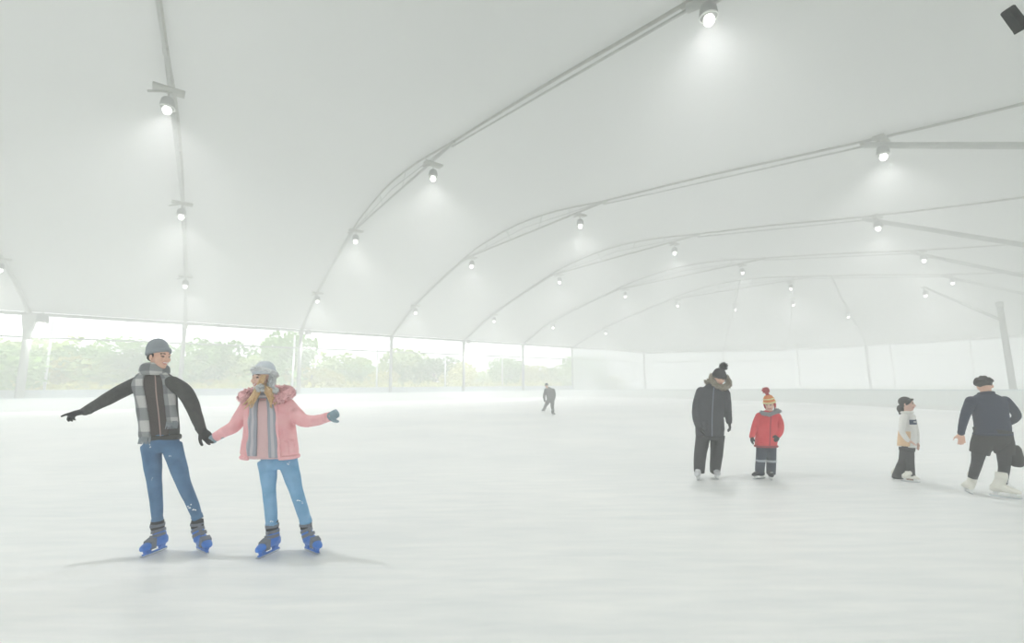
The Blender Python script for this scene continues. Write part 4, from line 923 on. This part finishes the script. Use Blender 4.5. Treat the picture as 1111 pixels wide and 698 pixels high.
# trailing foot pushes off on the toe; leading foot flat
sl = add_skate(p, GL, (.45, .9, 0), AL, .85, M['white_boot'], M['white_boot'], M['strap'], M['white_metal'], .22, 'figure')
sr = add_skate(p, GR, (.50, -.87, 0), AR, .95, M['white_boot'], M['white_boot'], M['strap'], M['white_metal'], .24, 'figure')
bgp = J(1101, 492, .02); bag = tag(empty('shoulder_bag', bgp - UP * .13), 'small black bag hanging at the hip of the man in navy', 'bag')
g = Geo(); R_ = []
for z, w, h in ((-.17, .03, .04), (-.155, .065, .055), (-.05, .085, .07), (.06, .075, .06), (.10, .05, .045)): R_.append([bgp + V((w * math.cos(a) - .15 * max(0, -z) * -.3, h * math.sin(a), z)) for a in [2 * PI * k / 16 for k in range(16)]])
g.rings(R_); g.build('pouch', M['black_glove'], bag, remesh=.008, smooth=3)
g = Geo(); g.tube([bgp + V((-.03, 0, .08)), J(1097.5, 478, .02), J(1095.5, 470, .04)], .010, 8); g.tube([bgp + V((.02, .02, .08)), J(1099, 478, .05), J(1096, 470, .05)], .010, 8); g.build('strap', M['black_glove'], bag)

# ---- far skater --------------------------------------------------------------
GL, GR, base = stand(589.6, 447.2, 600.5, 451)
C = J(593, 418.6, .05); hf = frame((-.3, 1, -.1), (-.1, .2, 1)); hs = 1.02
neck = J(594, 421.2, .02)
T = Torso([(J(597, 435.5, .0), .185, .14), (J(597, 431, .0), .20, .15), (J(596.6, 427, 0.02), .22, .15), (J(596.2, 423.5, .04), .235, .13), (J(595.6, 421.5, .05), .16, .09), (J(595, 420.2, .05), .07, .065)], (-.1, 1, 0))
aL = ([J(592.2, 423, .05), J(591, 427, .05), J(590.4, 430.5, .04), J(590.6, 433, .0), J(591.2, 435.5, -.02)], [.085, .075, .068, .06, .055])
aR = ([J(600.3, 423, .05), J(601.4, 427, .05), J(601.6, 430.5, .02), J(601, 433, .0), J(600.4, 435.4, -.02)], [.085, .075, .068, .06, .055])
AL, AR = V((GL.x + .02, GL.y, .14)), V((GR.x - .05, GR.y, .14))
lL = ([J(595, 435, .02), J(593.5, 438, .1), J(592, 440, .1), J(591, 443, .05), V((AL.x, GL.y, .16))], [.125, .11, .09, .08, .065])
lR = ([J(599, 435, .02), J(599.3, 438.5, .0), J(599.2, 442, -.1), J(600, 446, -.2), V((AR.x, GR.y, .16))], [.125, .11, .09, .08, .065])
hL = ((aL[0][-1], (.1, 0, -1), (1, 0, 0), 1), dict(s=1)); hR = ((aR[0][-1], (-.1, 0, -1), (-1, 0, 0), -1), dict(s=1))
p = body('tiny distant skater in dark clothes alone in the mist', base, C, hf, hs, neck, T, [aL, aR], [lL, lR], [hL, hR], .016)
garment(p, 'trousers', M['far_cloth'], None, [lL, lR], extra=lambda g: g.limb([J(597, 437, .02), J(597, 433, .02)], [.16, .17], 16, flat=.8, A=(1, 0, 0)), vox=.016)
garment(p, 'jacket', M['far_cloth'], T, [aL, aR], vox=.016)
cap_shell(C, hf, hs, .012, .0, top=.14).build('hat', M['hat_black'], p)
add_skate(p, GL, (-.6, .8, 0), AL, 1.0, M['skate_liner'], M['skate_liner'], M['strap'], M['white_metal'], .16, 'figure')
add_skate(p, GR, (.4, -.9, 0), AR, 1.0, M['skate_liner'], M['skate_liner'], M['strap'], M['white_metal'], .16, 'figure')

# ------------------------------------------------------------------ haze, sky, exposure
HM = bpy.data.materials.new('cold_mist'); HM.use_nodes = True; nt = HM.node_tree; nt.nodes.remove(nt.nodes['Principled BSDF'])
vs_ = nt.nodes.new('ShaderNodeVolumeScatter'); vs_.inputs['Color'].default_value = (.985, .995, .99, 1); vs_.inputs['Density'].default_value = .022; vs_.inputs['Anisotropy'].default_value = 0
nt.links.new(vs_.outputs[0], nt.nodes['Material Output'].inputs['Volume'])
g = Geo(); hp = [p + (p - V((15, 25, 0))).normalized() * 1.5 for p in reversed(fl)]; hn = len(hp)
g.add([V((p.x, p.y, -.03)) for p in hp] + [V((p.x, p.y, 17.5)) for p in hp], [tuple(reversed(range(hn))), tuple(range(hn, 2 * hn))] + [(k, (k + 1) % hn, hn + (k + 1) % hn, hn + k) for k in range(hn)])
hz = g.build('haze', HM, loc=(20, 40, 0), shade=False); tag(hz, 'thin white cold mist filling the hall and the air outside', 'haze', kind='stuff')
W = bpy.data.worlds.new('sky'); sc.world = W; W.use_nodes = True
bg = W.node_tree.nodes['Background']; bg.inputs['Color'].default_value = (.955, .98, .982, 1); bg.inputs['Strength'].default_value = 2.6
vset = sc.view_settings; vset.view_transform = 'Standard'; vset.look = 'None'; vset.gamma = 1; vset.use_curve_mapping = False; vset.exposure = 0.09
cy = sc.cycles; cy.use_denoising = True; cy.max_bounces = 7; cy.diffuse_bounces = 4; cy.glossy_bounces = 3; cy.transmission_bounces = 4; cy.volume_bounces = 3; cy.transparent_max_bounces = 8
